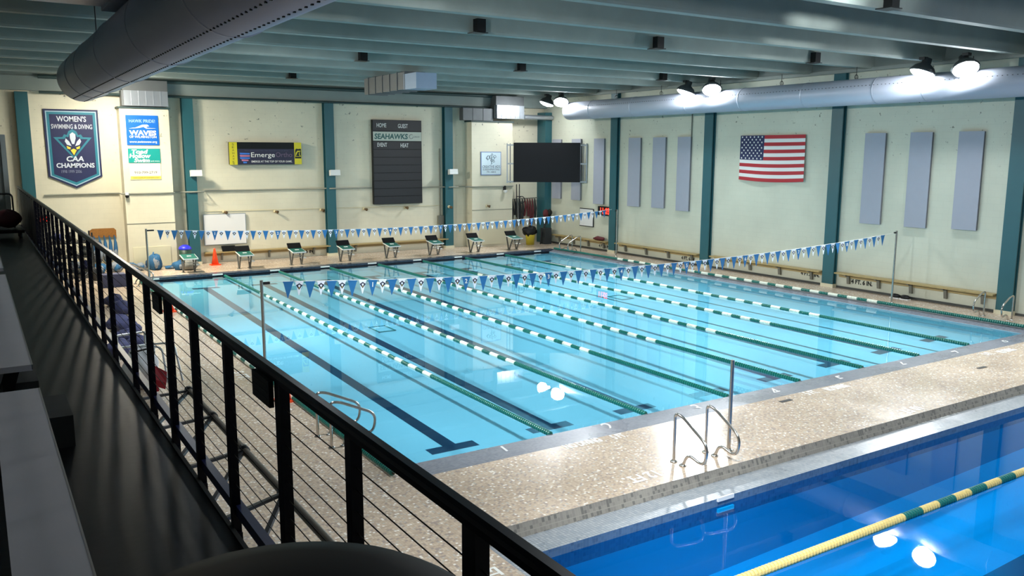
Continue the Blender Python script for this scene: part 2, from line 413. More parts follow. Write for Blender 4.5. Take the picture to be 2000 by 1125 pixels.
# diving well: step, pale ledge, blue tile band, basin, water
LZ, WZ = -.07, -.19
LY, LX = -3.46, -.40              # front edge of the ledge
g = MB()
g.quad((VX0, VY1, DZ), (VX1, VY1, DZ), (VX1, VY1-.07, LZ), (VX0, VY1-.07, LZ))
g.quad((VX0, VY0, DZ), (VX0, VY1, DZ), (VX0+.07, VY1-.07, LZ), (VX0+.07, VY0, LZ))
g.cur = 1
g.quad((VX0+.07, VY1-.07, LZ), (VX1, VY1-.07, LZ), (VX1, LY, LZ), (LX, LY, LZ))
g.quad((VX0+.07, VY0, LZ), (VX0+.07, VY1-.07, LZ), (LX, LY, LZ), (LX, VY0, LZ))
g.cur = 2
g.quad((LX, LY, LZ), (VX1, LY, LZ), (VX1, LY, LZ-.32), (LX, LY, LZ-.32))
g.quad((LX, VY0, LZ), (LX, LY, LZ), (LX, LY, LZ-.32), (LX, VY0, LZ-.32))
struct('floor_well_edge', g, [M_step, M_ledge, M_wellband])
def wellz(x): return -1.32+.030*x
g = MB(); 
sy = [LY, -5.72, -6.25, VY0]
for j in range(3):
    g.cur = 1 if j == 1 else 0
    g.quad((LX, sy[j+1], wellz(LX)), (VX1, sy[j+1], wellz(VX1)), (VX1, sy[j], wellz(VX1)), (LX, sy[j], wellz(LX)))
g.cur = 2
g.quad((LX, LY, LZ-.32), (VX1, LY, LZ-.32), (VX1, LY, wellz(VX1)), (LX, LY, wellz(LX)))
g.quad((LX, VY0, LZ-.32), (LX, LY, LZ-.32), (LX, LY, wellz(LX)), (LX, VY0, wellz(LX)))
g.quad((VX1, VY0, LZ-.32), (VX1, LY, LZ-.32), (VX1, LY, wellz(VX1)), (VX1, VY0, wellz(VX1)))
g.quad((LX, VY0, DZ), (VX1, VY0, DZ), (VX1, VY0, wellz(VX1)), (LX, VY0, wellz(LX)))
struct('floor_well_basin', g, [M_wellfloor, M_laneblack, M_wellwall])
g = MB(); g.quad((LX, VY0, WZ), (VX1, VY0, WZ), (VX1, LY, WZ), (LX, LY, WZ))
struct('well_water', g, M_wellwater)
# walls, ceiling
CZ = 8.45
g = MB(); g.box(WX-.02, WX+.015, YB, WY, DZ, DZ+.07); struct('baseboard_right', g, mat('dark_skirting', C(70, 72, 70), .6))
EW = .015
g = MB(); g.quad((XL, WY+EW, 0), (WX+EW, WY+EW, 0), (WX+EW, WY+EW, CZ), (XL, WY+EW, CZ)); struct('wall_far', g, M_wall_far)
g = MB(); g.quad((WX+EW, WY+EW, 0), (WX+EW, YB, 0), (WX+EW, YB, CZ), (WX+EW, WY+EW, CZ)); struct('wall_right', g, M_wall_right)
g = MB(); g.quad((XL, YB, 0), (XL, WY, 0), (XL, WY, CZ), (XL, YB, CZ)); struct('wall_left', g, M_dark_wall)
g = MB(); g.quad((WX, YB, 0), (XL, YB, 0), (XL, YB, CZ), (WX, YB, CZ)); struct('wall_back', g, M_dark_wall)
g = MB(); g.box(XL, WX, YB, WY, CZ, CZ+.2); struct('ceiling', g, M_conc)
BYS = [4.15+2.49*k for k in range(-8, 9)]
for y in BYS:
    g = MB(); g.prism([(XL, y-.12, 7.75), (XL, y+.12, 7.75), (XL, y+.14, 7.80), (XL, y+.19, CZ), (XL, y-.19, CZ), (XL, y-.14, 7.80)], (WX-XL, 0, 0)); struct('ceiling_beam', g, M_conc)
g = MB(); g.box(XL, WX, WY-.30, WY, 7.22, 7.76); g.box(XL, WX, WY-.22, WY, 7.76, CZ); struct('far_wall_beam', g, M_beamc)
g = MB(); g.box(WX-.22, WX, YB, WY, 7.74, CZ); g.box(WX-.30, WX-.2, YB, WY, 7.68, 7.80); struct('right_wall_beam', g, M_beamc)
def hcol(name, cx, cy, w, d, z0, z1, facing):
    g = MB(); t = .05
    if facing == 'y':
        g.box(cx-w/2, cx+w/2, cy, cy+t, z0, z1); g.box(cx-.04, cx+.04, cy+t, cy+d, z0, z1); g.box(cx-w/2, cx+w/2, cy+d-t, cy+d, z0, z1)
        p = (cx-w/2-.03, cx+w/2+.03, cy-.03, cy+d, DZ, DZ+.12)
    else:
        g.box(cx, cx+t, cy-w/2, cy+w/2, z0, z1); g.box(cx+t, cx+d, cy-.04, cy+.04, z0, z1); g.box(cx+d-t, cx+d, cy-w/2, cy+w/2, z0, z1)
        p = (cx-.03, cx+d, cy-w/2-.03, cy+w/2+.03, DZ, DZ+.12)
    o = struct(name, g, M_teal)
    b = MB(); b.box(*p); struct('column_plinth', b, M_plinth, o)
for cx in (-4.2, 1.83, 8.02, 14.23): hcol('wall_column', cx, WY-.32, .44, .32, DZ+.12, 7.16, 'y')
g = MB(); g.box(19.78, 20.2, WY-.75, WY, DZ, 7.0); struct('wall_column', g, M_teal)
for cy in (20.24, 14.05, 7.82, 1.52): hcol('wall_column', WX-.2, cy, .47, .2, DZ+.12, 7.7, 'x')
# chases (pilasters) on the far wall
for a, b, top, py in ((-.86, 1.0, 6.62, 25.7), (15.35, 17.78, 6.42, 25.75)):
    g = MB(); g.box(a, b, py, WY, DZ, top); o = struct('wall_chase', g, M_wall_far)
    h = MB(); h.box(a-.06, b+.06, py-.06, WY, top, top+.07); struct('chase_cap', h, M_tealdark, o)
    cx0, cx1 = (a+.16, b-.24) if a < 0 else (a+.45, b-.12)
    h = MB(); h.box(cx0, cx1, py-.03, py, DZ+.1, 1.02); struct('access_panel', h, M_plinth, o)
    h = MB(); h.box(a, b, py-.015, py, 1.98, 2.0); struct('ledge_line', h, M_bracket, o)
# balcony
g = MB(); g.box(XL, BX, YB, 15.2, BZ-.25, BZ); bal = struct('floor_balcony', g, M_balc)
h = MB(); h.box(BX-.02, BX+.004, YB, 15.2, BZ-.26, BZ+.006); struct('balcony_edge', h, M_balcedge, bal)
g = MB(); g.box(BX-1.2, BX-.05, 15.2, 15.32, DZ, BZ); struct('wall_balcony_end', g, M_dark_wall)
g = MB(); g.box(-6.4, -5.32, 15.2, 15.27, BZ, 5.42); d1 = struct('door_1', g, M_doorwhite)
h = MB(); h.box(-5.32, -5.20, 15.14, 15.30, BZ, 5.36); struct('door_frame', h, M_doorwhite, d1)
h = MB(); h.box(-5.50, -5.44, 15.12, 15.2, BZ+.95, BZ+1.0); struct('door_handle', h, M_steel, d1)
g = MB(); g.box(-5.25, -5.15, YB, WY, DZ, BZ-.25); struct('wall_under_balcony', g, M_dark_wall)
# painted writing on floor and walls belongs to them
def deckmark(txt, c, right, up, h, m=M_wornwhite, parent=None, z=None, shear=0.0, bold=.02, w=None):
    b = MB(); b.text(txt, (c[0], c[1], (z if z is not None else c[2])+.004), right, up, height=h, width=w, bold=bold, shear=shear)
    return b.build('deck_lettering', m, parent or floor)
for n, q in enumerate([(988, 880), (1188, 834), (1362, 797), (1515, 765), (1645, 740), (1768, 712), (1872, 690), (1968, 669)]):
    c = at(q[0], q[1], 2, .048); deckmark(str(n+1), c, (1,0,0), (0,1,.125), .30, z=.055, bold=0.0)
c = at(1138, 866, 2, DZ); deckmark('NO DIVING', c, (1,0,0), (0,1,0), .22, M_whitepaint, w=.74, bold=.05)
c = at(1208, 852, 2, DZ); deckmark('5 FT.', c, (1,0,0), (0,1,0), .22, M_whitepaint, w=.28, bold=.03)
c = at(1633, 757, 2, DZ); deckmark('NO DIVING', c, (1,0,0), (0,1,0), .24, M_whitepaint, w=.66, bold=.05)
c = at(1584, 767, 2, DZ); deckmark('5 FT.', c, (1,0,0), (0,1,0), .22, M_whitepaint, w=.34, bold=.03)
c = at(1965, 685, 2, DZ); deckmark('NO DIVING', c, (1,0,0), (0,1,0), .24, M_whitepaint, w=.66, bold=.05)
c = at(1930, 691, 2, DZ); deckmark('5 FT.', c, (1,0,0), (0,1,0), .22, M_whitepaint, w=.34, bold=.03)
c = at(1254, 932, 2, DZ); deckmark('12 FT.', c, (-1,0,0), (0,-1,0), .26, M_whitepaint, w=.62, bold=.03)
c = at(1778, 801, 2, DZ); deckmark('10 FT.', c, (-1,0,0), (0,-1,0), .24, M_whitepaint, w=.6, bold=.03)
c = at(1825, 815, 2, LZ); deckmark('10 FT  2 IN', c, (-1,0,0), (0,-1,0), .26, z=LZ, w=1.35)
c = at(472, 733, 2, DZ); deckmark('5 FT.', c, (0,-1,0), (1,0,0), .24, M_whitepaint, w=.7, bold=.03)
c = at(952, 1112, 2, DZ); deckmark('10 FT.', c, (0,-1,0), (1,0,0), .22, M_whitepaint, w=.5, bold=.03)
c = at(556, 798, 2, DZ); deckmark('5 FT.', c, (0,-1,0), (1,0,0), .2, M_whitepaint, w=.4, bold=.03)
wr = bpy.data.objects['wall_right']; wf = bpy.data.objects['wall_far']
for q in ((1180, 481), (1344, 505), (1582, 535), (1683, 552)):
    c = at(q[0], q[1], 0, WX+.010); b = MB(); b.text('4 FT. 6 IN.', c, (0,-1,0), (0,0,1), height=.17, width=.85, bold=.05); b.build('depth_lettering', M_blackpaint, wr)
c = at(596, 491, 1, WY+.010); b = MB(); b.text('4 FT. 5 IN.', c, (1,0,0), (0,0,1), height=.17, width=.85, bold=.05); b.build('depth_lettering', M_blackpaint, wf)
# white target plates on the far edge tile, dark deck drains
for q in ((300, 543), (425, 537), (537, 529), (635, 521.5), (727, 514.5), (815, 509), (895, 503), (977, 497.5), (1050, 492)):
    c = at(q[0], q[1], 1, PL-.01); b = MB(); b.box(c.x-.2, c.x+.2, PL-.02, PL, .03, .085); b.build('edge_plate', M_whitepaint, bpy.data.objects['floor_edge_tile'])
for q, z in (((1918, 718), DZ), ((1535, 783), DZ), ((1187, 983), LZ), ((1803, 814), LZ)):
    c = at(q[0], q[1], 2, z); b = MB(); b.box(c.x-.16, c.x+.16, c.y-.045, c.y+.045, z, z+.006); b.build('drain_slot', M_black, floor)
for q in ((746, 644), (1212, 584)):
    z = -.40 if q[0] < 1000 else -.36
    c = at(q[0], q[1], 2, z); z = poolz(c.x, c.y)+.01; b = MB()
    for x0, x1, y0, y1 in ((-.28, .28, -.42, -.37), (-.28, .28, .37, .42), (-.28, -.24, -.42, .42), (.24, .28, -.42, .42)): b.box(c.x+x0, c.x+x1, c.y+y0, c.y+y1, z, z+.01)
    b.build('drain_frame', mat('green_drain_frame', C(60, 120, 110), .5), bpy.data.objects['floor_pool_basin'])
# ------------------------------------------------------------------ PIPES on walls
def pipe(name, label, pts, r, m, clips=None):
    t = tag(MB().tube(pts, r, 8).build(name, m), label, 'pipe')
    if clips:
        for p in clips:
            b = MB(); b.box(p[0]-.03, p[0]+.03, p[1]-r-.02, WY-.31, p[2]-.03, p[2]+.03); b.build('pipe_clip', m, t)
    return t
pipe('sprinkler_pipe', 'dark pipe clipped along the lower edge of the far concrete beam', [(-3.6, WY-.38, 7.16), (16.6, WY-.38, 7.16)], .05, M_tealdark, [(x, WY-.38, 7.16) for x in (-1.5, 1.2, 4.6, 8.0, 11.2, 14)])
pipe('sprinkler_pipe', 'thick dark pipe along the top of the far concrete beam', [(-3.6, WY-.42, 7.74), (17.2, WY-.42, 7.74)], .075, M_tealdark, [(x, WY-.42, 7.74) for x in (2.5, 6, 11.5, 15)])
pts = [(-3.7, WY-.05, 3.2), (-.98, WY-.05, 3.22), (-.98, 25.66, 3.22), (1.04, 25.66, 3.22), (1.08, WY-.05, 3.22), (1.7, WY-.36, 3.22), (2.3, WY-.36, 3.22), (2.4, WY-.05, 3.24), (7.9, WY-.05, 3.24), (7.95, WY-.36, 3.24), (8.45, WY-.36, 3.24), (8.5, WY-.05, 3.22), (14.2, WY-.05, 3.18), (14.22, WY-.36, 3.18), (14.72, WY-.36, 3.18), (14.76, WY-.05, 3.18), (15.25, WY-.05, 3.18), (15.28, 25.70, 3.18), (17.8, 25.70, 3.18)]
ia = [n_ for n_, q in enumerate(pts) if q[0] < 10.1][-1]+1
pipe('wall_conduit', 'pale conduit running across the far wall left of the scoreboard', pts[:ia]+[(10.15, WY-.05, 3.215)], .032, mat('conduit_grey', C(150, 152, 140), .5))
pipe('wall_conduit', 'pale conduit running across the far wall right of the scoreboard', [(12.83, WY-.05, 3.19)]+pts[ia:], .032, MATS['conduit_grey'])
pipe('wall_conduit', 'thin conduit linking the row of small spotlights on far wall', [(2.4, WY-.02, 2.36), (7.9, WY-.02, 2.3), (8.55, WY-.02, 2.3), (14.2, WY-.02, 2.26)], .012, M_lamp)
pipe('wall_conduit', 'vertical conduit pair beside the third far column', [(13.85, WY-.04, DZ), (13.85, WY-.04, 5.1)], .028, M_bracket)
b = MB(); b.box(13.7, 14.02, WY-.12, WY, 1.3, 1.75); tag(b.build('junction_box', M_bracket), 'grey electrical box at the foot of a conduit near far column', 'electrical box')
pipe('duct_pipe', 'silver round pipe joining far grille box and the corner column', [(18.35, 25.55, 6.72), (20.15, 25.55, 6.72)], .12, M_galv)
pipe('wall_conduit', 'thin vertical conduit above the third acoustic panel of the right wall', [(WX-.03, 15.2, 5.5), (WX-.03, 15.2, 7.6)], .025, M_bracket)
# ------------------------------------------------------------------ DUCTS
def roundduct(label, x, z, r, y0, y1, seams, hang):
    t = thing('round_duct', label, 'duct', (x, y0, z))
    b = MB(); M = Matrix.Rotation(-PI/2, 4, 'X'); M.translation = Vector((x, y0, z))
    L = y1-y0
    b.lathe([(r, 0), (r, L-.25), (r*.96, L-.12), (r*.80, L-.03), (r*.55, L), (.01, L)], 36, M)
    b.build('duct_barrel', M_duct, t)
    for y in seams:
        b = MB(); M = Matrix.Rotation(-PI/2, 4, 'X'); M.translation = Vector((x, y-.02, z)); b.lathe([(r-.01, 0), (r+.012, .005), (r+.012, .035), (r-.01, .04)], 36, M)
        b.build('duct_seam', M_duct, t)
    b = MB(); sy_, yy = .28, y0+.5
    while yy < y1-.4:
        for a in (2.75, 5.76) if x > 0 else (4.25, 4.72): 
            px, pz = x+(r+.002)*math.cos(a), z+(r+.002)*math.sin(a)
            b.box(px-.009, px+.009, yy, yy+.03, pz-.009, pz+.009)
        yy += .14
    b.build('air_slots', M_black, t)['kind'] = 'stuff'
    for y in hang:
        b = MB(); b.tube([(x, y, z+r), (x, y, 7.75)], .012, 6); b.tube(arc((x, y, z+r+.06), .08, 0, 2*PI, 12, (1,0,0), (0,0,1)), .012, 6); b.build('hanger_rod', M_blackmetal, t)
    return t
roundduct('long pale grey round air duct along the right wall under the lamps', 19.1, 6.93, .43, -14, 22.75, [20.6, 17.6, 14.2, 11.3, 8.4, 5.6, 3.9, .6, -2], [19, 16, 12.6, 9.6, 6.5, 2.6])
ld = roundduct('large dark grey round air duct hanging over the balcony railing', -3.77, 6.53, .5, -15, 10.3, [8.2, 6.4, 3.4, .2, -3, -6], [7, 1])
b = MB(); b.box(XL+.2, -4.0, .1, 2.3, 7.0, 7.72); b.box(-4.25, -4.0, .0, 2.4, 6.95, 7.74); b.build('branch_box', M_duct, ld)
def boxduct(label, x0, x1, z0, z1, zt, y0):
    t = thing('grille_box', label, 'air duct', ((x0+x1)/2, y0, z0))
    b = MB(); b.box(x0, x1, y0, WY-.31, z0, z1); b.build('sheet_box', M_galv, t)
    for i in range(1, 6):
        xx = x0+(x1-x0)*i/6; b = MB(); b.box(xx-.012, xx+.012, y0-.02, y0, z0+.02, z1-.02); b.build('standing_seam', M_galv, t)
    b = MB(); b.box(x0-.03, x1+.01, y0+.05, WY-.31, z1, zt); b.build('upper_duct', M_ductdark, t)
    b = MB(); b.box(x0-.08, x0, y0+.1, WY-.31, z0+.0, z1); b.build('side_duct', M_ductdark, t)
    return t
boxduct('shiny sheet metal duct box above the pilaster with blue signs', -.68, .97, 6.72, 7.32, 7.74, 25.5)
boxduct('shiny sheet metal duct box above the pilaster with the screenprinting sign', 16.7, 18.34, 6.62, 7.28, 7.74, 25.5)
b = MB(); b.box(14.85, 16.6, 25.72, WY-.3, 6.5, 7.1); b.box(16.0, 16.05, 25.70, 25.73, 6.5, 7.1); b.box(15.4, 15.45, 25.70, 25.73, 6.5, 7.1)
tag(b.build('side_duct', M_ductdark), 'dark sheet metal duct resting on top of the right-hand pilaster', 'air duct')
# rectangular duct hanging under the beams
y0 = 15.2
pA, pB, pC = at(813, 172, 1, y0), at(853, 171, 1, y0), at(853, 143, 1, y0)
t = thing('ceiling_duct', 'bluish rectangular duct hanging under the concrete beams mid hall', 'air duct', (pA.x, y0, pA.z))
b = MB(); b.box(pA.x, pB.x, y0, y0+1.0, pA.z, min(pC.z, 7.74)); b.build('duct_mouth', M_bluegalv, t)
b = MB(); b.box(pA.x+.02, pB.x-.02, y0+1.0, y0+4.6, pA.z+.02, 7.72); b.build('duct_run', M_ductdark, t)
for k in range(6):
    b = MB(); yy = y0+.9+k*.65; b.box(pA.x-.01, pB.x+.01, yy, yy+.04, pA.z-.01, 7.74); b.build('duct_flange', M_ductdark, t)
# ------------------------------------------------------------------ LAMPS
lampM = {}
def lamp(label, x, y, z, n, lens):
    t = thing('floodlight', label, 'ceiling lamp', (x, y, z), 'floodlights hanging beside the ducts')
    n = Vector(n).normalized(); q = n.to_track_quat('Z', 'Y').to_matrix().to_4x4(); q.translation = Vector((x, y, z))
    b = MB(); b.lathe([(.35, 0), (.33, .05), (.26, .10), (.14, .135), (.01, .145)], 20, q); b.build('lens', lens, t)
    b = MB(); b.lathe([(.37, .015), (.38, -.02), (.29, -.16), (.14, -.26), (.13, -.42), (.01, -.43)], 20, q); b.build('housing', M_housing, t)
    b = MB(); b.tube([tuple(Vector((x, y, z))-n*.42), (x, y, 7.78)], .02, 6); b.box(x-.09, x+.09, y-.09, y+.09, 7.70, 7.78); b.build('hanger', M_blackmetal, t)
    return t
def beam(t, x, y, z, aim, watts, col, cone=118, blend=1.0):
    """the light a floodlight throws: a spot just below its lens"""
    L = bpy.data.lights.new('flood_beam', 'SPOT'); L.energy = watts; L.color = col; L.spot_size = math.radians(cone); L.spot_blend = blend; L.shadow_soft_size = .26
    o = bpy.data.objects.new('flood_beam', L); COL.objects.link(o); d = (Vector(aim)-Vector((x, y, z))).normalized()
    o.parent = t; o.location = d*.22
    o.rotation_euler = d.to_track_quat('-Z', 'Y').to_euler()
COOL = (.93, .98, 1.0); WARM = (1.0, .90, .70)
RL = [(22.35, 'farthest right-hand floodlight, by the end of the pale duct', 'tilt'), (23.55, 'small-looking floodlight edge-on by the far right corner column', 'down'),
      (12.38, 'bright floodlight beside the middle of the right duct, tilted to the hall', 'tilt'), (13.8, 'floodlight seen edge-on just beyond the bright middle one on right duct', 'down'),
      (2.4, 'largest glaring floodlight over the near end of the right duct', 'tilt'), (3.72, 'floodlight seen edge-on beside the largest glaring one', 'down')]
for y, lab, kd in RL:
    t = lamp(lab, 18.4, y, 7.34, (-.34, -.42, -.84) if kd == 'tilt' else (-.25, .18, -.95), M_lens)
    beam(t, 18.4, y, 7.34, (9.8, min(y, 20)-2.5 if kd == 'tilt' else min(y, 19)+2.5, 0), (450 if y > 22 else 1150), COOL)
LR = [(22.2, 'lamp by the shiny duct box on the far left', (.15, -.1, -.98), (1.0, 25, 0), 260), (23.5, 'unseen second lamp, added behind the shiny duct box on the far left', (.5, .3, -.8), (7, 20, 0), 1300), (12.2, 'farther lamp of the pair beside the dark duct', (.4, .3, -.86), (7, 15.5, 0), 1150), (10.8, 'nearer lamp of the pair beside the dark duct', (.45, -.1, -.88), (7, 8.5, 0), 1150), (1.33, 'lamp cut by the upper frame edge beside dark duct', (.65, .2, -.75), (7, 4.5, 0), 1150)]  # second far lamp is unseen, added to light far wall and pool
for y, lab, n, aim, W_ in LR:
    t = lamp('floodlight: '+lab, -1.6, y, 7.25, n, M_lenswarm if y > 20 else M_lensleft)
    beam(t, -1.6, y, 7.25, aim, W_, WARM if y > 20 else COOL)
    beam(t, -1.6, y, 7.25, (-2.1, y-.2, 0), 330, WARM if y > 20 else COOL, 76, .6)
for y, lab in ((-7.6, 'nearer'), (-6.2, 'farther')):  # unseen lamp pairs, added to brighten the diving well and near deck
    t = lamp('added floodlight over the diving well, unseen beyond the frame, %s one of the left pair' % lab, -1.6, y, 7.25, (.7, .1, -.7), M_lensleft); beam(t, -1.6, y, 7.25, (6.5, y+3, 0), 760, COOL, 90); beam(t, -1.6, y, 7.25, (-1.0, y+.5, 0), 420, COOL, 76, .6)
    t = lamp('added floodlight over the diving well, unseen beyond the frame, %s one of the right pair' % lab, 18.4, y+1, 7.34, (-.34, .1, -.9), M_lens); beam(t, 18.4, y+1, 7.34, (9.5, y+2.5, 0), 350, COOL, 90)
t = lamp('added floodlight over the deck between the pools, unseen above the frame', 4.6, -4.7, 7.4, (.55, .55, -.63), M_lensleft); beam(t, 4.6, -4.7, 7.4, (10.5, 1.5, 8.0), 2600, COOL, 10, .6); beam(t, 4.6, -4.7, 7.4, (9.4, -1.0, 8.05), 700, COOL, 18, 1.0); beam(t, 4.6, -4.7, 7.4, (2.2, 1.55, 7.95), 900, COOL, 15, .7)  # unseen lamp, added; narrow beams make the bright patches on the ceiling beams
# black boxes on the beams
for q, lab in (((930, 58), 'black box on the beam, nearest of the middle row'), ((705, 111), 'black box on the beam above the scoreboard side'), ((569, 146), 'small black box on the farthest beam'), ((1278, 88), 'black box on the beam right of middle'),
          ((1014, 131), 'black box on the beam over the grille duct'), ((1290, 152), 'black box at the right end of a beam by the far duct'), ((1726, 14), 'black box on the beam at the upper right'), ((1584, 119), 'black box at the beam end above the right duct')):
    c = at(q[0], q[1]+6, 2, 7.76); yb = min(BYS, key=lambda v: abs(v-c.y)); c = at(q[0], q[1]+6, 1, yb-.1)
    t = thing('speaker_box', lab, 'box', (c.x, yb-.13, 7.74), 'black boxes fixed to the ceiling beams')
    b = MB(); b.box(c.x-.12, c.x+.12, yb-.36, yb-.165, 7.76, 8.06); b.build('box_body', M_black, t)
    b = MB(); b.box(c.x-.22, c.x+.16, yb-.40, yb-.06, 7.73, 7.748); b.build('base_plate', M_black, t)
    b = MB(); b.box(c.x-.05, c.x+.05, yb-.17, yb-.15, 7.82, 7.92); b.build('bracket', M_blackmetal, t)
# ------------------------------------------------------------------ LANE ROPES
def discs(n, pitch, R):
    b = MB(); M = Matrix.Rotation(-PI/2, 4, 'X'); prof = [(.024, 0)]
    for i in range(n):
        a = i*pitch; prof += [(.026, a+pitch*.06), (R*.93, a+pitch*.14), (R, a+pitch*.3), (R, a+pitch*.7), (R*.93, a+pitch*.86), (.026, a+pitch*.94)]
    prof.append((.024, n*pitch)); b.lathe(prof, 12, M, False)
    return b
BAND = .375; ENDL = 4.62
proto_w = proto_g = proto_e = None
rope_labels = ['lane rope lying on the left deck edge under the balcony railing', 'lane rope between lanes 1 and 2, nearest the balcony in the water', 'lane rope between lanes 2 and 3', 'lane rope between lanes 3 and 4', 'lane rope between lanes 4 and 5', 'lane rope between lanes 5 and 6', 'lane rope between lanes 6 and 7', 'lane rope between lanes 7 and 8, farthest in the water', 'lane rope along the right pool edge beside the wooden benches']
me_w = me_g = me_e = None
for k in range(9):
    x = k*LW; y0 = .02; z = -.004
    if k == 0: x, y0, z = -1.09, -.55, DZ+.06
    if k == 8: x, y0, z = 18.42, .05, DZ+.055
    t = thing('lane_rope', 'green and white '+rope_labels[k], 'lane rope', (x, y0, z), 'lane ropes of the main pool')
    def seg(kind, y):
        global me_w, me_g, me_e
        nm, mt = {'w': ('white_float', M_white), 'g': ('green_float', M_green), 'e': ('green_end_float', M_green)}[kind]
        me = {'w': me_w, 'g': me_g, 'e': me_e}[kind]
        if me is None:
            o = (discs(7, BAND/7, .053) if kind == 'w' else discs(6, BAND/6, .050) if kind == 'g' else discs(74, ENDL/74, .050)).build(nm, mt, t, True)
            if kind == 'w': me_w = o.data
            elif kind == 'g': me_g = o.data
            else: me_e = o.data
        else:
            o = bpy.data.objects.new(nm, me); COL.objects.link(o); o.parent = t
        o.location = (0, y, 0)
    Lr = PL-.1 if k else 22.3
    nb = int(round((Lr-2*ENDL)/BAND)); st = (Lr-2*ENDL)/nb
    seg('e', 0); 
    for i in range(nb): seg('w' if i % 2 == 0 else 'g', ENDL+i*st)
    seg('e', Lr-ENDL)
    b = MB(); b.tube([(0, -.06, 0), (0, Lr+.06, 0)], .014, 6); b.build('cable', M_cable, t, True)
# diving-well rope
t = thing('lane_rope', 'yellow and teal lane rope across the deep blue diving well', 'lane rope', (LX+.05, -5.16, WZ+.02), None, -PI/2)
BW = .42; yl = 4.67-LX-.05
o_end = discs(int(yl/.06), yl/int(yl/.06), .062).build('yellow_end_float', M_yellow, t, True)
py_, pg_ = None, None
for i in range(34):
    y = yl+i*BW
    if i % 2 == 0:
        if pg_ is None: pg_ = discs(7, BW/7, .062).build('teal_float', M_dgreen, t, True); pg_.location = (0, y, 0)
        else: child(pg_, t, (0, y, 0))
    else:
        if py_ is None: py_ = discs(7, BW/7, .062).build('yellow_float', M_yellow, t, True); py_.location = (0, y, 0)
        else: child(py_, t, (0, y, 0))
b = MB(); b.tube([(0, -.05, 0), (0, VX1-LX-.1, 0)], .014, 6); b.build('cable', M_cable, t, True)
# ------------------------------------------------------------------ BACKSTROKE FLAGS
def emblem(b, cx, cz, s):
    """navy diamond crest with white head and yellow beak, just in front of the cloth"""
    y = -.004
    def poly(pts, mi, yy): 
        b.cur = mi; b.add([(cx+px*s, yy, cz+pz*s) for px, pz in pts], [tuple(range(len(pts)))]); b.cur = 0
    poly([(0, 1), (.35, .72), (1, .35), (0, -1), (-1, .35), (-.35, .72)], 1, y)
    poly([(0, .62), (.22, .3), (.42, .42), (.16, -.22), (-.16, -.22), (-.42, .42), (-.22, .3)], 2, y-.002)
    poly([(0, -.3), (.16, -.36), (0, -.72), (-.16, -.36)], 3, y-.002)
M_beak = mat('beak_yellow', C(224, 200, 60), .6)
def pennant(kind, num=None):
    b = MB()
    w, h = (.104, .335) if kind == 'b' else (.082, .285)
    b.prism([(-w, 0, 0), (w, 0, 0), (.006, 0, -h), (-.006, 0, -h)], (0, .004, 0))
    b.box(-w, w, -.003, .007, -.03, .004)
    if kind == 'w': emblem(b, 0, -.105, .066)
    if num: 
        b.cur = 1; b.text(str(num), (0, -.005, -.10), (1,0,0), (0,0,1), height=.10, bold=.02)
        b.text(str(num), (0, .009, -.10), (-1,0,0), (0,0,1), height=.10, bold=.02); b.cur = 0
    return b
PEN = {}
def flagline(label, p, q, x_first, x_last, sag, yawz):
    """87 pennants on a sagging rope between two poles"""
    t = thing('flag_line', label, 'flag line', p)
    p, q = Vector(p), Vector(q); N = 64
    def pos(s): return p.lerp(q, s)+Vector((0, 0, -4*sag*s*(1-s)))
    b = MB(); b.tube([pos(i/N) for i in range(N+1)], .006, 5); b.build('flag_rope', M_whitepaint, t)
    for i in range(87):
        s = x_first+(x_last-x_first)*i/86; P = pos(s)-p
        kd = ('w', None) if i % 2 else ('b', (i-8)//10+1 if i >= 8 and (i-8) % 10 == 0 and i <= 78 else None)
        if kd not in PEN:
            o = pennant(*kd).build('pennant', [M_flagwhite, M_ink, M_flagwhite, M_beak] if kd[0] == 'w' else [M_flagblue, M_whitepaint], t, True); PEN[kd] = o.data
        else:
            o = bpy.data.objects.new('pennant', PEN[kd]); COL.objects.link(o); o.parent = t
        d = (pos(s+.005)-pos(s-.005)); o.location = P
        o.rotation_euler = (random.uniform(-.05, .05), -math.atan2(d.z, math.hypot(d.x, d.y)), yawz+random.uniform(-.04, .04))
    return t
def pole(label, x, y, h, group='stanchion posts for the pool flags', hook=None):
    t = thing('flag_pole', label, 'pole', (x, y, DZ), group)
    b = MB(); b.tube([(x, y, DZ), (x, y, DZ+h)], .032, 12); b.build('post', M_steel, t)
    b = MB(); M = Matrix.Translation((x, y, DZ)); b.lathe([(.075, 0), (.075, .012), (.045, .03), (.04, .03)], 16, M); b.build('base_flange', M_steel, t)
    if hook: b = MB(); b.bar((x, y, DZ+h-.06), (x+hook, y, DZ+h-.06), .03, .05); b.build('hook_arm', M_blackmetal, t)
    return t
YN, YF = 4.52, 18.95
nl = at(521, 778, 1, YN); 
pole('steel pole behind the balcony railing holding the near flag line', -1.49, YN, 2.36, hook=.16)
pole('steel pole at the right wall benches holding the near flag line', 18.94, YN, 2.36, hook=-.14)
pole('steel pole by the far right column holding the far flag line', 19.25, YF, 2.20, hook=-.12)
pf = at(285, 447, 1, YF)
pole('steel pole by the far left pilaster holding the far flag line', pf.x, YF, pf.z-DZ, hook=.25)
pole('short bare steel pole on the deck beside the diving well ladder', at(1423, 879, 2, DZ).x, at(1423, 879, 2, DZ).y, 1.52, None)
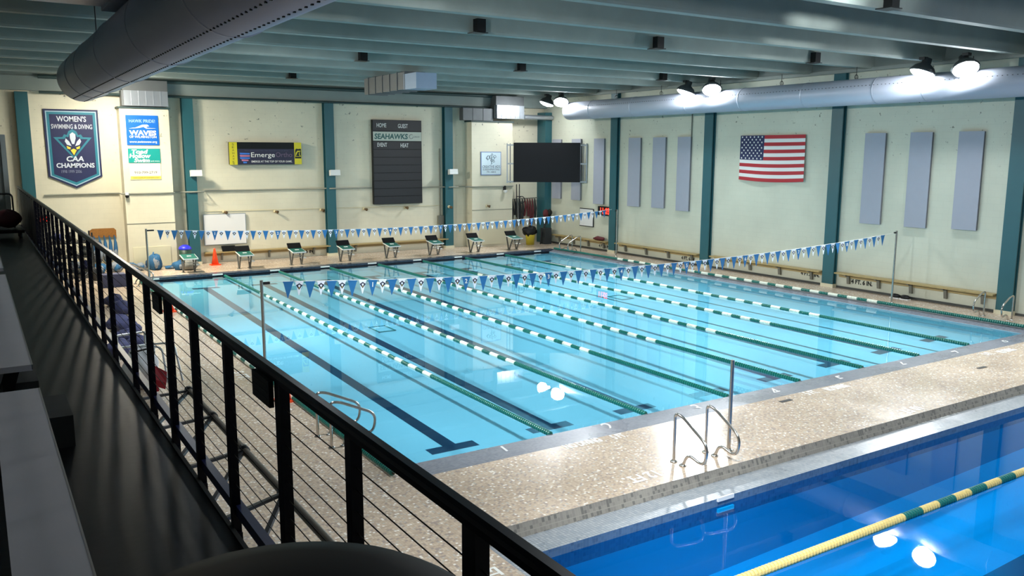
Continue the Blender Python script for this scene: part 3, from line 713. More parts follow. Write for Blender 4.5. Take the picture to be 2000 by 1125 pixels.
def flag_from_px(label, Y, pts, pl, pr):
    """rope through the observed string points in the plane Y"""
    A = at(pl[0], pl[1], 1, Y); B = at(pr[0], pr[1], 1, Y); a = at(pts[0][0], pts[0][1], 1, Y); m = at(pts[1][0], pts[1][1], 1, Y); c = at(pts[2][0], pts[2][1], 1, Y)
    s = (m.x-A.x)/(B.x-A.x); sag = ((A.z+(B.z-A.z)*s)-m.z)/(4*s*(1-s))
    return flagline(label, A, B, (a.x-A.x)/(B.x-A.x), (c.x-A.x)/(B.x-A.x), sag, 0)
flag_from_px('near string of blue and white numbered pennants over the pool', YN, [(563, 550), (1070, 532), (1724.5, 459.5)], (519, 550), (1748, 455))
flag_from_px('far string of small blue and white numbered pennants', YF, [(313.5, 450), (652, 448.5), (1180, 411)], (287, 449), (1195, 409))
# ------------------------------------------------------------------ STARTING BLOCKS
def block(x, lab, first=False):
    y = 23.80; t = thing('starting_block', lab, 'starting block', (x, y, DZ), 'starting blocks on the far deck')
    w = .29; zt = .62
    # platform slopes down to the pool; local coordinates
    b = MB(); b.prism([(-w, -.50, zt-.02), (-w, .22, zt+.09), (-w, .22, zt+.05), (-w, -.50, zt-.06)], (2*w, 0, 0)); b.build('platform', M_whiteplastic, t, True)
    b = MB(); b.prism([(-w+.02, -.48, zt-.012), (-w+.02, .21, zt+.096), (-w+.02, .21, zt+.091), (-w+.02, -.48, zt-.018)], (2*w-.04, 0, 0)); b.build('grip_top', M_blockgreen, t, True)
    b = MB(); b.box(-.08, .08, -.20, -.08, zt+.035, zt+.06); b.build('number_plate', M_whitepaint, t, True)
    if not first:
        b = MB(); b.prism([(-w, .10, zt+.085), (-w, .30, zt+.30), (-w, .34, zt+.27), (-w, .16, zt+.07)], (2*w, 0, 0)); b.build('track_fin', M_fin, t, True)
    for s in (-1, 1):
        b = MB(); b.bar((s*.22, .02, 0), (s*.22, .22, zt+.05), .05, .05); b.build('leg', M_legs, t, True)
        b = MB(); b.bar((s*.22, -.02, 0), (s*.22, -.36, zt), .05, .05); b.build('leg', M_legs, t, True)
        b = MB(); b.box(s*.22-.06, s*.22+.06, -.12, .12, 0, .02); b.build('foot_plate', M_bracket, t, True)
    b = MB(); b.box(.2, .42, -.10, .22, .27, .30); b.build('side_step', M_whiteplastic, t, True)
    b = MB(); b.tube([(-.22, -.30, .42), (.22, -.30, .42)], .018, 8); b.build('start_bar', M_steel, t, True)
    return t
names = ['first', 'second', 'third', 'fourth', 'fifth', 'sixth', 'seventh', 'eighth']
for k in range(8):
    block((k+.5)*LW-.05, ('green topped starting block without a fin, at the end of lane 1' if k == 0 else 'green starting block with black fin at the end of lane %d' % (k+1)), k == 0)
# ------------------------------------------------------------------ LADDER RAILS
def ladder(label, a, d, side, gap, h=.78, reach=.62, treads=0):
    """a: rear foot of the first rail, d: horizontal direction to the water, side: direction to the second rail"""
    a, d, s = Vector(a), Vector(d).normalized(), Vector(side).normalized(); up = Vector((0, 0, 1))
    t = thing('pool_ladder', label, 'ladder', a, 'pool ladder handrails')
    for i in range(2):
        o = a+s*(gap*i)
        P = [o, o+up*h, o+up*(h-.02)+d*.16, o+up*.46+d*reach, o+up*.12+d*(reach-.06), o+up*.22+d*.30, o+d*.20]
        b = MB(); b.tube(fillet(P, [0, .14, .10, .16, .16, .12, 0], 7), .024, 10); b.build('hand_rail', M_steel, t)
        for q in (o, o+d*.20):
            b = MB(); b.lathe([(.06, 0), (.06, .012), (.035, .03)], 14, Matrix.Translation(q)); b.build('base_flange', M_steel, t)
    for k in range(treads):
        b = MB(); q = a+d*(reach+.02)-up*(.30+.28*k); b.bar(q+s*0, q+s*gap, .1, .03); b.build('tread', M_steel, t)
    return t
ladder('steel ladder handrails on the deck edge of the diving well', (2.93, -2.34, DZ), (0,-1,0), (1,.06,0), .74, .80, .72, 0)
ladder('steel ladder handrails at the left pool edge behind the black railing', (-1.42, 1.78, DZ), (1,0,0), (0,-1,0), .66, .78, .80)
ladder('steel ladder handrails at the near right corner of main pool', (19.3, 1.72, DZ), (-1,.0,0), (0,-1,0), .82, .74, .62)
ladder('steel ladder handrails at the far right corner by the yellow bin', (18.75, 21.75, DZ), (-1,0,0), (0,-1,0), .70, .80, .80)
ladder('steel ladder handrails at the far left corner behind railing', (-1.5, 21.6, DZ), (1,0,0), (0,-1,0), .7, .76, .75)
# underwater ladder steps set in the well wall
for k in range(2):
    b = MB(); p0, p1 = at(1400, 972+22*k, 1, LY), at(1431, 966+22*k, 1, LY); b.box(p0.x, p1.x, LY-.03, LY, p0.z-.06, p0.z); b.build('wall_step', M_whitepaint, bpy.data.objects['floor_well_basin'])
# ------------------------------------------------------------------ BENCHES on the walls
def wallbench(label, p, q, nrm, z, nb):
    p, q, n = Vector(p), Vector(q), Vector(nrm); t = thing('wall_bench', label, 'bench', p, 'wooden benches fixed to the walls')
    d = (q-p); L = d.length; d.normalize()
    b = MB(); b.bar(p+n*.17+Vector((0,0,z)), q+n*.17+Vector((0,0,z)), .32, .05); b.build('seat_plank', M_wood, t)
    b = MB(); b.bar(p+n*.02+Vector((0,0,z-.1)), q+n*.02+Vector((0,0,z-.1)), .04, .12); b.build('ledger_rail', M_wood, t)
    for i in range(nb):
        c = p+d*(L*(i+.35)/(nb-.3)); b = MB()
        b.bar(c+n*.16+Vector((0,0,z-.045)), c+n*.30+Vector((0,0,z-.045)), .06, .04); b.bar(c+n*.02+Vector((0,0,z-.05)), c+n*.28+Vector((0,0,z-.05)), .06, .05)
        b.bar(c+n*.10+Vector((0,0,z-.06)), c+n*.05+Vector((0,0,z-.36)), .07, .10); b.build('bracket', M_bracket, t)
wallbench('yellow wooden wall bench left of the second far column', (2.25, WY, 0), (7.9, WY, 0), (0,-1,0), .56, 3)
wallbench('yellow wooden wall bench under the scoreboard', (8.5, WY, 0), (14.15, WY, 0), (0,-1,0), .56, 3)
wallbench('wooden wall bench in the far right corner', (WX, 25.2, 0), (WX, 20.55, 0), (-1,0,0), .58, 4)
wallbench('wooden wall bench below the three narrow grey panels', (WX, 19.86, 0), (WX, 14.35, 0), (-1,0,0), .60, 4)
wallbench('wooden wall bench below the flag', (WX, 13.6, 0), (WX, 8.1, 0), (-1,0,0), .62, 4)
wallbench('wooden wall bench below the three wide grey panels', (WX, 7.45, 0), (WX, 1.8, 0), (-1,0,0), .66, 5)
# ------------------------------------------------------------------ ACOUSTIC PANELS
pl = [(25.46, 24.68, 2.5, 'hidden partly behind the video screen, nearest the corner'), (23.73, 22.96, 2.5, 'half behind the right edge of the video screen'), (21.88, 21.08, 2.39, 'between the video screen and the first right wall column'),
      (19.25, 18.41, 2.42, 'first of three after the first right wall column'), (17.56, 16.74, 2.44, 'middle of the three left of the flag'), (15.96, 15.17, 2.4, 'last of the three before the flag column'),
      (6.72, 5.94, 2.5, 'just right of the column beside the flag'), (5.04, 4.28, 2.5, 'middle one of the wide three at the right'), (3.41, 2.62, 2.55, 'last one before the rightmost column')]
for a, b_, z0, lab in pl:
    t = thing('acoustic_panel', 'tall grey wall panel, '+lab, 'wall panel', (WX, (a+b_)/2, z0), 'tall grey panels on the right wall')
    b = MB(); b.box(WX-.10, WX-.085, b_, a, z0, 5.6); b.build('fabric_face', M_panel, t)
    b = MB(); b.box(WX-.085, WX, b_+.01, a-.01, z0+.01, 5.59); b.build('backing', M_panelside, t)
# ------------------------------------------------------------------ FLAG
t = thing('flag', 'striped red, white and blue flag with stars, pinned on right wall', 'flag', (WX-.06, 10.8, 3.9))
fy0, fy1, fz0, fz1 = 12.38, 9.24, 3.86, 5.60
def fw(u, v): return WX-.07+.025*math.sin(9*u+2*v)*(.4+v), fy0+(fy1-fy0)*(u+(.03*v*(u-.5))), fz1+(fz0-fz1)*v-.06*math.sin(PI*u)*v+.0*u
b = MB(); b.smooth = True; nu, nv = 36, 26; vs = [fw(i/nu, j/nv) for j in range(nv+1) for i in range(nu+1)]
for j in range(nv):
    for i in range(nu):
        a = j*(nu+1)+i; st = j*13//nv
        b.cur = 2 if (i < nu*.385 and st < 7) else (0 if st % 2 == 0 else 1)
        b.add([vs[a], vs[a+1], vs[a+nu+2], vs[a+nu+1]], [(0, 1, 2, 3)])
b.cur = 3; b.smooth = False
for r in range(9):
    for c in range(6 if r % 2 == 0 else 5):
        u = .385*((c+.5)/6 if r % 2 == 0 else (c+1)/6); v = (7/13)*(r+.6)/9.2
        P = fw(u, v); pts = []
        for k in range(10):
            rr = .05 if k % 2 == 0 else .02; a = PI/2+k*PI/5; pts.append((P[0]-.012, P[1]-rr*math.cos(a), P[2]+rr*math.sin(a)))
        b.add(pts, [tuple(range(10))])
b.build('cloth', [mat('flag_red', C(176, 44, 52), .7), mat('flag_white', C(226, 226, 222), .7), mat('flag_navy', C(38, 44, 84), .7), M_whitepaint], t)
# ------------------------------------------------------------------ SIGNS ON THE FAR WALL
def slab(name, x0, x1, z0, z1, y, m, parent, th=.03):
    b = MB(); b.box(x0, x1, y-th, y, z0, z1); return b.build(name, m, parent)
def letters(parent, txt, cx, cz, y, m, h=None, w=None, bold=.01, shear=0.0, name='lettering'):
    b = MB(); b.text(txt, (cx, y, cz), (1,0,0), (0,0,1), height=h, width=w, bold=bold, shear=shear); return b.build(name, m, parent)
def shape(parent, pts, y, m, name='emblem_shape'):
    b = MB(); b.prism([(p[0], y, p[1]) for p in pts], (0, .004, 0)); return b.build(name, m, parent)
# championship banner
by = WY-.05
t = thing('championship_banner', 'navy pointed banner reading WOMENS SWIMMING AND DIVING CAA CHAMPIONS', 'banner', (-2.5, by, 3.5))
def bpts(i): return [(-3.50+i, 6.55-i), (-1.56-i, 6.55-i), (-1.56-i, 3.92+i*.5), (-2.52, 3.46+i*1.15), (-3.48+i, 3.92+i*.5)]
for i, (ins, m, dy, nm) in enumerate(((0, mat('banner_navy', C(24, 32, 76), .6), 0, 'cloth'), (.07, mat('banner_silver', C(160, 190, 206), .6), -.008, 'silver_border'), (.11, mat('banner_teal', C(34, 120, 140), .6), -.014, 'teal_border'), (.20, MATS['banner_navy'], -.020, 'navy_field'))):
    shape(t, bpts(ins), by+dy, m, nm)
yl_ = by-.028; SIL = mat('banner_letter', C(200, 208, 220), .6)
letters(t, "WOMEN'S", -2.53, 6.18, yl_, SIL, .22, 1.05, .02); letters(t, 'SWIMMING & DIVING', -2.53, 5.88, yl_, SIL, .18, 1.45, .012)
cx, cz = -2.53, 5.03
crest = [(-.68, 5.46), (-.36, 5.47), (-.30, 5.58), (-.20, 5.55), (-.14, 5.70), (0, 5.78), (.14, 5.70), (.20, 5.55), (.30, 5.58), (.36, 5.47), (.68, 5.46), (0, 4.62)]
shape(t, [(cx+x, z) for x, z in crest], yl_, MATS['banner_teal'], 'crest_outline')
shape(t, [(cx+x*.78, 5.12+(z-5.12)*.80) for x, z in crest], yl_-.004, MATS['banner_navy'], 'crest_field')
yw = yl_-.01
shape(t, [(cx, 5.66), (cx+.10, 5.58), (cx+.10, 5.42), (cx+.04, 5.20), (cx-.04, 5.20), (cx-.10, 5.42), (cx-.10, 5.58)], yw, SIL, 'head_feather')
for s in (-1, 1):
    shape(t, [(cx+s*.14, 5.30), (cx+s*.25, 5.42), (cx+s*.29, 5.30), (cx+s*.22, 5.17), (cx+s*.06, 5.12)][::s], yw, SIL, 'side_feather')
    shape(t, [(cx+s*.09, 5.06), (cx+s*.24, 5.13), (cx+s*.22, 5.02), (cx+s*.12, 4.99)][::s], yw, M_beak, 'eye')
shape(t, [(cx-.11, 4.96), (cx, 5.02), (cx+.11, 4.96), (cx, 4.76)], yw, M_beak, 'beak')
letters(t, 'CAA', -2.5, 4.68-.06, yl_-.012, SIL, .21, .62, .03, .15); letters(t, 'CHAMPIONS', -2.5, 4.36, yl_, SIL, .19, 1.36, .03)
letters(t, '1998 1999 2006', -2.66, 4.12, yl_, mat('banner_grey', C(120, 126, 150), .6), .12, .72, .004)
# pilaster signs
py = 25.7-.005
t = thing('club_sign', 'blue square sign reading HAWK PRIDE WAVES OF WILMINGTON on pilaster', 'sign', (-.04, py, 5.2))
slab('board', -.65, .57, 5.17, 6.36, py, mat('waves_blue', C(8, 98, 190), .45), t)
WP = M_whitepaint
letters(t, 'HAWK PRIDE!', -.04, 6.13, py-.034, mat('pale_blue_letter', C(150, 190, 226), .5), .13, .98, .01)
letters(t, 'WAVES', -.04, 5.66, py-.034, WP, .2, 1.02, .04); letters(t, 'OF WILMINGTON', -.04, 5.50, py-.034, WP, .09, 1.02, .01); letters(t, 'www.swimwow.org', -.04, 5.29, py-.034, WP, .11, 1.04, .01)
wv = [(-.56, 5.83), (-.3, 5.87), (-.05, 5.98), (.15, 5.99), (.22, 5.93), (.1, 5.90), (.14, 5.86), (.5, 5.85), (.1, 5.83), (-.0, 5.90), (-.2, 5.85)]
shape(t, wv, py-.038, WP, 'wave_mark')
t = thing('swim_school_sign', 'teal sign reading TOAD HOLLOW SWIM with phone number below', 'sign', (-.03, py, 3.8))
slab('board', -.64, .57, 4.46, 5.03, py, mat('toad_teal', C(20, 150, 142), .45), t)
letters(t, 'Toad', -.2, 4.91, py-.034, WP, .17, .62, .04, .2); letters(t, 'Hollow', -.2, 4.74, py-.034, WP, .18, .82, .04, .2); letters(t, 'Swim', -.14, 4.56, py-.034, WP, .16, .6, .04, .2); letters(t, 'and more', .36, 4.53, py-.034, WP, .05, .34, .01)
slab('lower_board', -.62, .56, 3.78, 4.44, py, mat('sign_cream', C(240, 232, 208), .5), t, .02)
letters(t, '910-799-2719', -.02, 4.07, py-.025, mat('grey_ink', C(96, 96, 100), .6), .1, .86, .012)
slab('web_strip', -.6, .55, 3.80, 3.92, py-.02, mat('strip_yellow', C(232, 214, 92), .5), t, .006)
letters(t, 'www.toadhollowathletics.com', -.02, 3.86, py-.03, mat('olive_ink', C(120, 104, 30), .6), .055, 1.0, .004)
for q in ((380, 339), (651, 338), (882, 336)):
    yy = WY-.32; c = at(q[0], q[1], 1, yy-.1); nm = {380: 'first', 651: 'second', 882: 'third'}[q[0]]
    t = thing('wall_speaker', 'white wedge speaker on the %s teal column of the far wall' % nm, 'speaker', (c.x, yy, c.z), 'white speakers on far columns')
    b = MB(); b.prism([(c.x-.18, yy-.28, c.z-.10), (c.x-.18, yy-.24, c.z+.15), (c.x-.18, yy-.04, c.z+.13), (c.x-.18, yy-.04, c.z-.13)], (.46, 0, 0)); b.build('cabinet', M_whiteplastic, t)
    b = MB(); b.box(c.x-.05, c.x+.1, yy-.05, yy, c.z-.06, c.z+.06); b.build('wall_mount', M_bracket, t)
# long display sign
y = WY-.06
t = thing('advert_display', 'black display sign reading EmergeOrtho with yellow end panels', 'sign', (5.1, y, 4.35))
slab('case', 3.50, 6.69, 4.36, 5.33, WY, M_black, t, .22); y = WY-.222
slab('screen', 3.82, 6.36, 4.37, 5.04, y, mat('advert_navy', C(38, 38, 62), .45), t, .01)
YP = mat('sign_yellow', C(206, 196, 40), .5)
slab('yellow_end', 3.48, 3.82, 4.35, 5.32, y, YP, t, .015); slab('yellow_end', 6.36, 6.69, 4.36, 5.33, y, YP, t, .015)
yy = y-.018; letters(t, 'Emerge', 4.94, 4.75, yy, WP, .27, 1.05, .0); letters(t, 'Ortho', 5.88, 4.79, yy, mat('dim_purple', C(112, 92, 116), .6), .21, .74, -.004)
letters(t, 'EMERGE AT THE TOP OF YOUR GAME.', 5.33, 4.49, yy, WP, .085, 1.82, .008); letters(t, 'Team Physicians For The Seahawks Since 2016', 5.1, 4.96, yy, mat('dim_grey', C(84, 84, 108), .6), .05, 1.95, .0)
for i in range(7): letters(t, 'SEAHAWKS'[i] if i < 7 else 'S', 3.65, 5.23-i*.125, yy, mat('olive_letter', C(90, 90, 30), .6), .085, .085, .01)
letters(t, 'S', 3.65, 4.40, yy, MATS['olive_letter'], .07, .085, .01)
for i in range(5):
    z = 4.84-i*.095; w = .22 if i < 3 else .22-.07*(i-2); cxx = 4.14
    shape(t, [(cxx-w, z+.03), (cxx+w, z+.015), (cxx+w*.97, z-.04), (cxx-w*.9, z-.045)], yy, mat('shield_pink', C(196, 120, 150), .5) if i % 2 else mat('shield_blue', C(60, 120, 214), .5), 'shield_stripe')
shape(t, [(6.38, 4.62), (6.67, 4.62), (6.67, 5.04), (6.62, 5.06), (6.55, 5.04), (6.45, 5.06), (6.40, 5.0)], yy, mat('logo_black', C(24, 30, 20), .5), 'wave_badge')
shape(t, [(6.40, 4.70), (6.66, 4.70), (6.60, 4.80), (6.61, 4.92), (6.66, 4.96), (6.5, 4.97), (6.42, 4.86)], yy-.004, YP, 'wave_field')
shape(t, [(6.42, 4.72), (6.60, 4.72), (6.56, 4.82), (6.60, 4.92), (6.51, 4.90), (6.46, 4.80)], yy-.008, MATS['logo_black'], 'wave_curl')
# scoreboard
y = WY-.18
t = thing('scoreboard', 'tall black scoreboard headed HOME GUEST SEAHAWKS on the far wall', 'scoreboard', (11.5, WY, 2.4))
sx0, sx1, sz0, sz1 = 10.2, 12.78, 2.42, 6.44
slab('case', sx0, sx1, sz0, sz1, WY, M_black, t, .18)
rows = [sz1, 5.90, 5.42, 4.86]
slab('header_panel', sx0+.02, sx1-.02, rows[1]+.03, sz1-.02, y, mat('panel_black', C(30, 30, 34), .4), t, .012)
slab('name_panel', sx0+.02, sx1-.02, rows[2]+.03, rows[1]-.02, y, mat('panel_grey', C(182, 190, 178), .45), t, .014)
for i in range(8):
    zt, zb = 5.42-i*.3745, 5.42-(i+1)*.3745
    slab('lane_panel', sx0+.02, sx1-.02, zb+.015, zt-.015, y, MATS['panel_black'], t, .012)
yy = y-.016
LT = mat('score_letter', C(210, 212, 210), .5)
letters(t, 'HOME', 10.66, 6.18, yy, LT, .2, .5, .01); letters(t, 'GUEST', 11.78, 6.16, yy, LT, .2, .52, .01)
letters(t, 'EVENT', 10.68, 5.26, yy, LT, .19, .5, .01); letters(t, 'HEAT', 11.85, 5.24, yy, LT, .19, .42, .01)
letters(t, 'SEAHAWKS', 11.16, 5.66, yy, mat('seahawk_green', C(26, 86, 84), .5), .26, 1.75, .03, .1)
b = MB(); b.tube(arc((12.22, yy, 5.66), .10, .8, 2*PI, 16, (1,0,0), (0,0,1)), .012, 5); b.build('sponsor_ring', MATS['grey_ink'], t); letters(t, 'UNCW', 12.52, 5.65, yy, MATS['grey_ink'], .07, .3, .01)
# screenprinting sign
py2 = 25.75-.005
t = thing('screenprinting_sign', 'pale blue sign reading CREATIVE ADS SCREENPRINTING on pilaster', 'sign', (16.47, py2, 3.77))
slab('board_rim', 15.86, 17.07, 3.76, 4.95, py2, mat('sign_rim', C(120, 140, 180), .5), t); slab('board', 15.90, 17.03, 3.80, 4.91, py2-.03, mat('sign_pale_blue', C(206, 224, 232), .5), t, .008)
INK = mat('sign_slate_ink', C(70, 84, 100), .6); yy = py2-.042
letters(t, 'CREATIVE ADS', 16.47, 4.19, yy, INK, .13, 1.06, .004); letters(t, 'SCREENPRINTING', 16.47, 4.05, yy, INK, .1, 1.0, .0); letters(t, '791-0855', 16.47, 3.92, yy, INK, .09, .55, .0)
for (x, z, r) in ((16.30, 4.66, .09), (16.42, 4.68, .07), (16.58, 4.62, .08), (16.68, 4.70, .07), (16.52, 4.80, .05), (16.5, 4.52, .06), (16.62, 4.46, .05)):
    b = MB(); b.tube(arc((x, yy, z), r, 0, 2*PI, 10, (1,0,0), (0,0,1)), .011, 5, closed=False); b.build('sketch_loop', INK, t)
b = MB(); b.tube([(16.46, yy, 4.6), (16.47, yy, 4.42), (16.52, yy, 4.36), (16.44, yy, 4.31)], .013, 5); b.tube([(16.28, yy, 4.74), (16.16, yy, 4.62), (16.28, yy, 4.52)], .011, 5); b.build('sketch_line', INK, t)
# small spotlights in a row on the far wall
for q, nm in (((438, 414), 'first from the left, above the whiteboard'), ((538, 413), 'second, below the display sign'), ((628, 410), 'third, by the second column'), ((712, 408), 'fourth, below left of the scoreboard'), ((792, 405), 'fifth, below the scoreboard'), ((878, 404), 'sixth, on the third column'), ((952, 402), 'seventh, on the right pilaster')):
    yw_ = WY-.32 if q[0] == 878 else (25.75 if q[0] == 952 else WY)
    c = at(q[0], q[1], 1, yw_-.08)
    t = thing('wall_spotlight', 'small cream spotlight on far wall, '+nm, 'spotlight', (c.x, yw_, c.z), 'small spotlights along the far wall')
    b = MB(); b.lathe([(.075, 0), (.075, .03), (.04, .04), (.035, .07)], 12, Matrix.Translation((c.x, yw_, c.z)) @ Matrix.Rotation(PI/2, 4, 'X')); b.build('socket', M_lamp, t)
    b = MB(); q_ = Vector((.5, -.8, -.2)).normalized().to_track_quat('Z', 'Y').to_matrix().to_4x4(); q_.translation = Vector((c.x, yw_-.07, c.z)); b.lathe([(.03, 0), (.04, .04), (.075, .14), (.07, .15), (.01, .13)], 12, q_); b.build('lamp_head', M_bronze, t)
c = at(248, 381, 1, 25.65); t = thing('security_camera', 'small camera hanging from the conduit on the left pilaster', 'camera', c)
b = MB(); b.box(c.x-.06, c.x+.06, 25.6, 25.7, c.z-.02, c.z+.1); b.build('mount', M_whiteplastic, t); b = MB(); b.lathe([(.02, -.12), (.07, -.09), (.08, -.02), (.06, .0)], 12, Matrix.Translation((c.x, 25.6, c.z))); b.build('dome', M_black, t)
c = at(985, 371, 1, 25.7); t = thing('security_camera', 'dark camera at the conduit end beside the video screen', 'camera', c)
b = MB(); b.box(c.x-.05, c.x+.05, 25.62, 25.75, c.z-.02, c.z+.22); b.build('mount', M_blackmetal, t); b = MB(); b.lathe([(.02, -.16), (.1, -.1), (.11, -.02), (.06, .0)], 12, Matrix.Translation((c.x, 25.6, c.z))); b.build('dome', M_whiteplastic, t)
# whiteboards, clocks
t = thing('whiteboard', 'large whiteboard leaning above the bench by first far column', 'whiteboard', (3.2, WY, .9))
b = MB(); b.box(2.3, 4.07, WY-.1, WY-.07, .90, 2.20); b.build('board', M_whiteboard, t); b = MB(); b.box(2.27, 4.10, WY-.07, WY-.04, .87, 2.23); b.build('rim', M_alu, t)
t = thing('whiteboard', 'small framed whiteboard on the right wall below the grey panels', 'whiteboard', (WX, 22.5, 1.2))
b = MB(); b.box(WX-.05, WX-.03, 21.94, 23.02, 1.24, 2.08); b.build('board', M_whiteboard, t); b = MB(); b.box(WX-.03, WX, 21.9, 23.06, 1.2, 2.12); b.build('rim', M_blackmetal, t)
t = thing('digital_clock', 'black digital clock with red digits on the right wall', 'clock', (WX, 20.9, 1.84))
b = MB(); b.box(WX-.14, WX, 20.46, 21.42, 1.86, 2.30); b.build('case', M_black, t)
b = MB(); b.text('11:03', (WX-.145, 20.86, 2.08), (0,-1,0), (0,0,1), height=.32, width=.72, bold=.03); b.build('digits', M_digit, t)
c = at(84, 428, 1, WY-.1); t = thing('digital_clock', 'small red lit clock on far wall behind the balcony railing', 'clock', (c.x, WY, c.z-.2))
b = MB(); b.box(c.x-.25, c.x+.25, WY-.12, WY, c.z-.16, c.z+.16); b.build('case', M_black, t); b = MB(); b.text('11:03', (c.x, WY-.125, c.z), (1,0,0), (0,0,1), height=.2, width=.4, bold=.02); b.build('digits', M_digit, t)
b = MB(); c = at(447, 486, 1, WY-.2); b.prism([(c.x-.29, WY-.30, .60), (c.x-.29, WY-.1, .82), (c.x-.29, WY-.06, .79), (c.x-.29, WY-.24, .585)], (.58, 0, 0)); tag(b.build('starting_block_fin', M_fin), 'loose black track fin lying on the far bench by the cone', 'fin')
# ------------------------------------------------------------------ VIDEO SCREEN in the corner
ct = at(1068, 318, 1, 23.6); ex = Vector((.82, -.57, 0)).normalized(); nrm = Vector((-.57, -.82, 0)).normalized()
t = thing('video_screen', 'large black video screen set across the far right corner', 'screen', (ct.x, ct.y, 3.5))
M = Matrix((ex, -nrm, Vector((0,0,1)))).transposed().to_4x4(); M.translation = ct
b = MB(); b.box(-1.68, 1.68, 0, .14, -.97, 1.0, M); b.build('panel', M_screen, t)
for s in (-1, 1):
    x0 = s*1.68; x1 = s*2.03
    b = MB(); b.box(min(x1, x1-s*.06), max(x1, x1-s*.06), .05, .14, -1.02, .96, M); b.build('side_post', M_alu, t)
    b = MB(); b.box(min(x1-s*.16, x1-s*.2), max(x1-s*.16, x1-s*.2), .05, .14, -1.02, .96, M); b.build('side_post', M_ductdark, t)
    for z in (-.95, -.05, .88): b = MB(); b.box(min(x0-s*.1, x1), max(x0-s*.1, x1), .03, .10, z-.035, z+.035, M); b.build('cross_bar', M_alu, t)
# ------------------------------------------------------------------ BALCONY RAILING
t = thing('balcony_railing', 'black metal balcony railing with cables and blue lower rail', 'railing', (BX, 0, BZ))
RX = BX+.02; RZ = 3.985
YR0, YR1 = -11.2, 15.1
b = MB(); prof = [(-.014, 0), (.014, 0), (.024, -.010), (.026, -.024), (.024, -.046), (-.024, -.046), (-.026, -.024), (-.024, -.010)]
b.prism([(RX+x, YR0, RZ+z) for x, z in prof], (0, YR1-YR0, 0)); b.build('top_rail', M_navy, t)
b = MB(); b.box(RX-.005, RX+.04, YR0, YR1, BZ+.07, BZ+.13); b.build('lower_rail', M_navyrail, t)
py_list = [-11.0, -9.86, -9.0, -8.19, -7.27, -6.47, -5.68, -4.85, -4.02, -2.79]
y = -1.95
while y < YR1: py_list.append(y); y += .83
pb = None
for y in py_list:
    big = abs(y+8.19) < .02 or abs(y+5.68) < .02 or abs(y+9.86) < .02
    w = .036 if big else .026
    b = MB(); b.box(RX-.022, RX+.022, y-w, y+w, BZ-.12, RZ-.045); b.build('post', M_navy, t)
    b = MB(); b.box(BX-.03, RX+.02, y-.05, y+.05, BZ-.12, BZ-.02); b.build('post_bracket', M_navy, t)
for k in range(9):
    z = BZ+.25+k*.082; b = MB(); b.tube([(RX, YR0, z), (RX, YR1, z)], .0026, 5); b.build('cable', M_cable, t)
b = MB(); b.box(RX-.02, RX+.0, 8.2, YR1, BZ+.05, RZ-.07); b.build('infill_panel', M_navy, t)
for y, lab in ((-7.95, 'nearer small black sign plate hanging under the balcony top rail'), (-5.42, 'farther small black sign plate hanging under balcony top rail')):
    s = thing('rail_sign', lab, 'sign', (RX, y, RZ-.1)); b = MB(); b.box(RX-.045, RX-.024, y-.2, y+.06, RZ-.165, RZ-.046); b.build('plate', M_black, s)
    for k in range(3): b = MB(); b.box(RX-.047, RX-.045, y-.17, y+.03, RZ-.075-k*.03, RZ-.069-k*.03); b.build('text_line', mat('faint_grey_print', C(52, 52, 54), .6), s)
# pipe frame outside the railing
t = thing('pipe_frame', 'rusty grey pipe frame on arms outside the balcony edge', 'pipe frame', (BX, -6.5, BZ-.1))
fx, fz = -4.57, 2.80
b = MB(); b.tube([(fx, -10.6, fz), (fx, -3.95, fz)], .026, 10); b.build('long_pipe', M_pipe, t)
ny = [-3.95, -4.83, -5.76, -6.68, -7.6, -8.52, -9.44, -10.3]
for i, y in enumerate(ny):
    b = MB(); b.bar((BX, y-.42, 2.90), (fx, y, fz), .03, .02); b.build('arm', M_blackmetal, t)
    b = MB(); b.bar((fx, y, fz), (BX, y-.86 if i else y-.86, 2.76), .026, .026); b.build('brace', M_blackmetal, t)
    b = MB(); b.lathe([(.036, 0), (.036, .07)], 10, Matrix.Translation((fx, y-.035, fz)) @ Matrix.Rotation(-PI/2, 4, 'X')); b.build('collar', M_blackmetal, t)
# ------------------------------------------------------------------ BLEACHER BENCHES on the balcony
def bleacher(label, y0, y1, group='aluminium plank benches on the balcony'):
    t = thing('plank_bench', label, 'bench', (-5.93, y0, BZ), group); z = BZ+.43
    b = MB(); b.box(-6.06, -5.795, y0, y1, z-.045, z); b.build('seat_plank', M_bench, t)
    b = MB(); b.box(-5.80, -5.792, y0, y1, z-.04, z+.001); b.build('front_lip', M_benchedge, t)
    y = y0+.35
    while y < y1:
        b = MB(); b.bar((-5.9, y, z-.05), (-6.02, y+.02, BZ), .05, .1); b.bar((-6.04, y, z-.06), (-5.84, y, z-.06), .05, .03); b.build('support_leg', M_blackmetal, t); y += 1.5
for a, b_, lab in ((-9.2, -5.36, 'nearest grey plank bench on the balcony floor'), (-4.62, .9, 'second grey plank bench, beyond the concrete riser'), (1.6, 7.5, 'farthest grey plank bench along the balcony')):
    bleacher(lab, a, b_)
for y, lab in ((-5.12, 'dark concrete riser block beside the nearest bench end'), (-4.0, 'dark concrete block under the second bench end'), (2.2, 'low dark block on the balcony far along the benches')):
    b = MB(); x1 = -5.61 if y < -5 else -5.75; b.box(-6.3, x1, y-.28, y+.32, BZ, BZ+.22); tag(b.build('concrete_block', M_block), lab, 'concrete block', 'concrete blocks on the balcony')
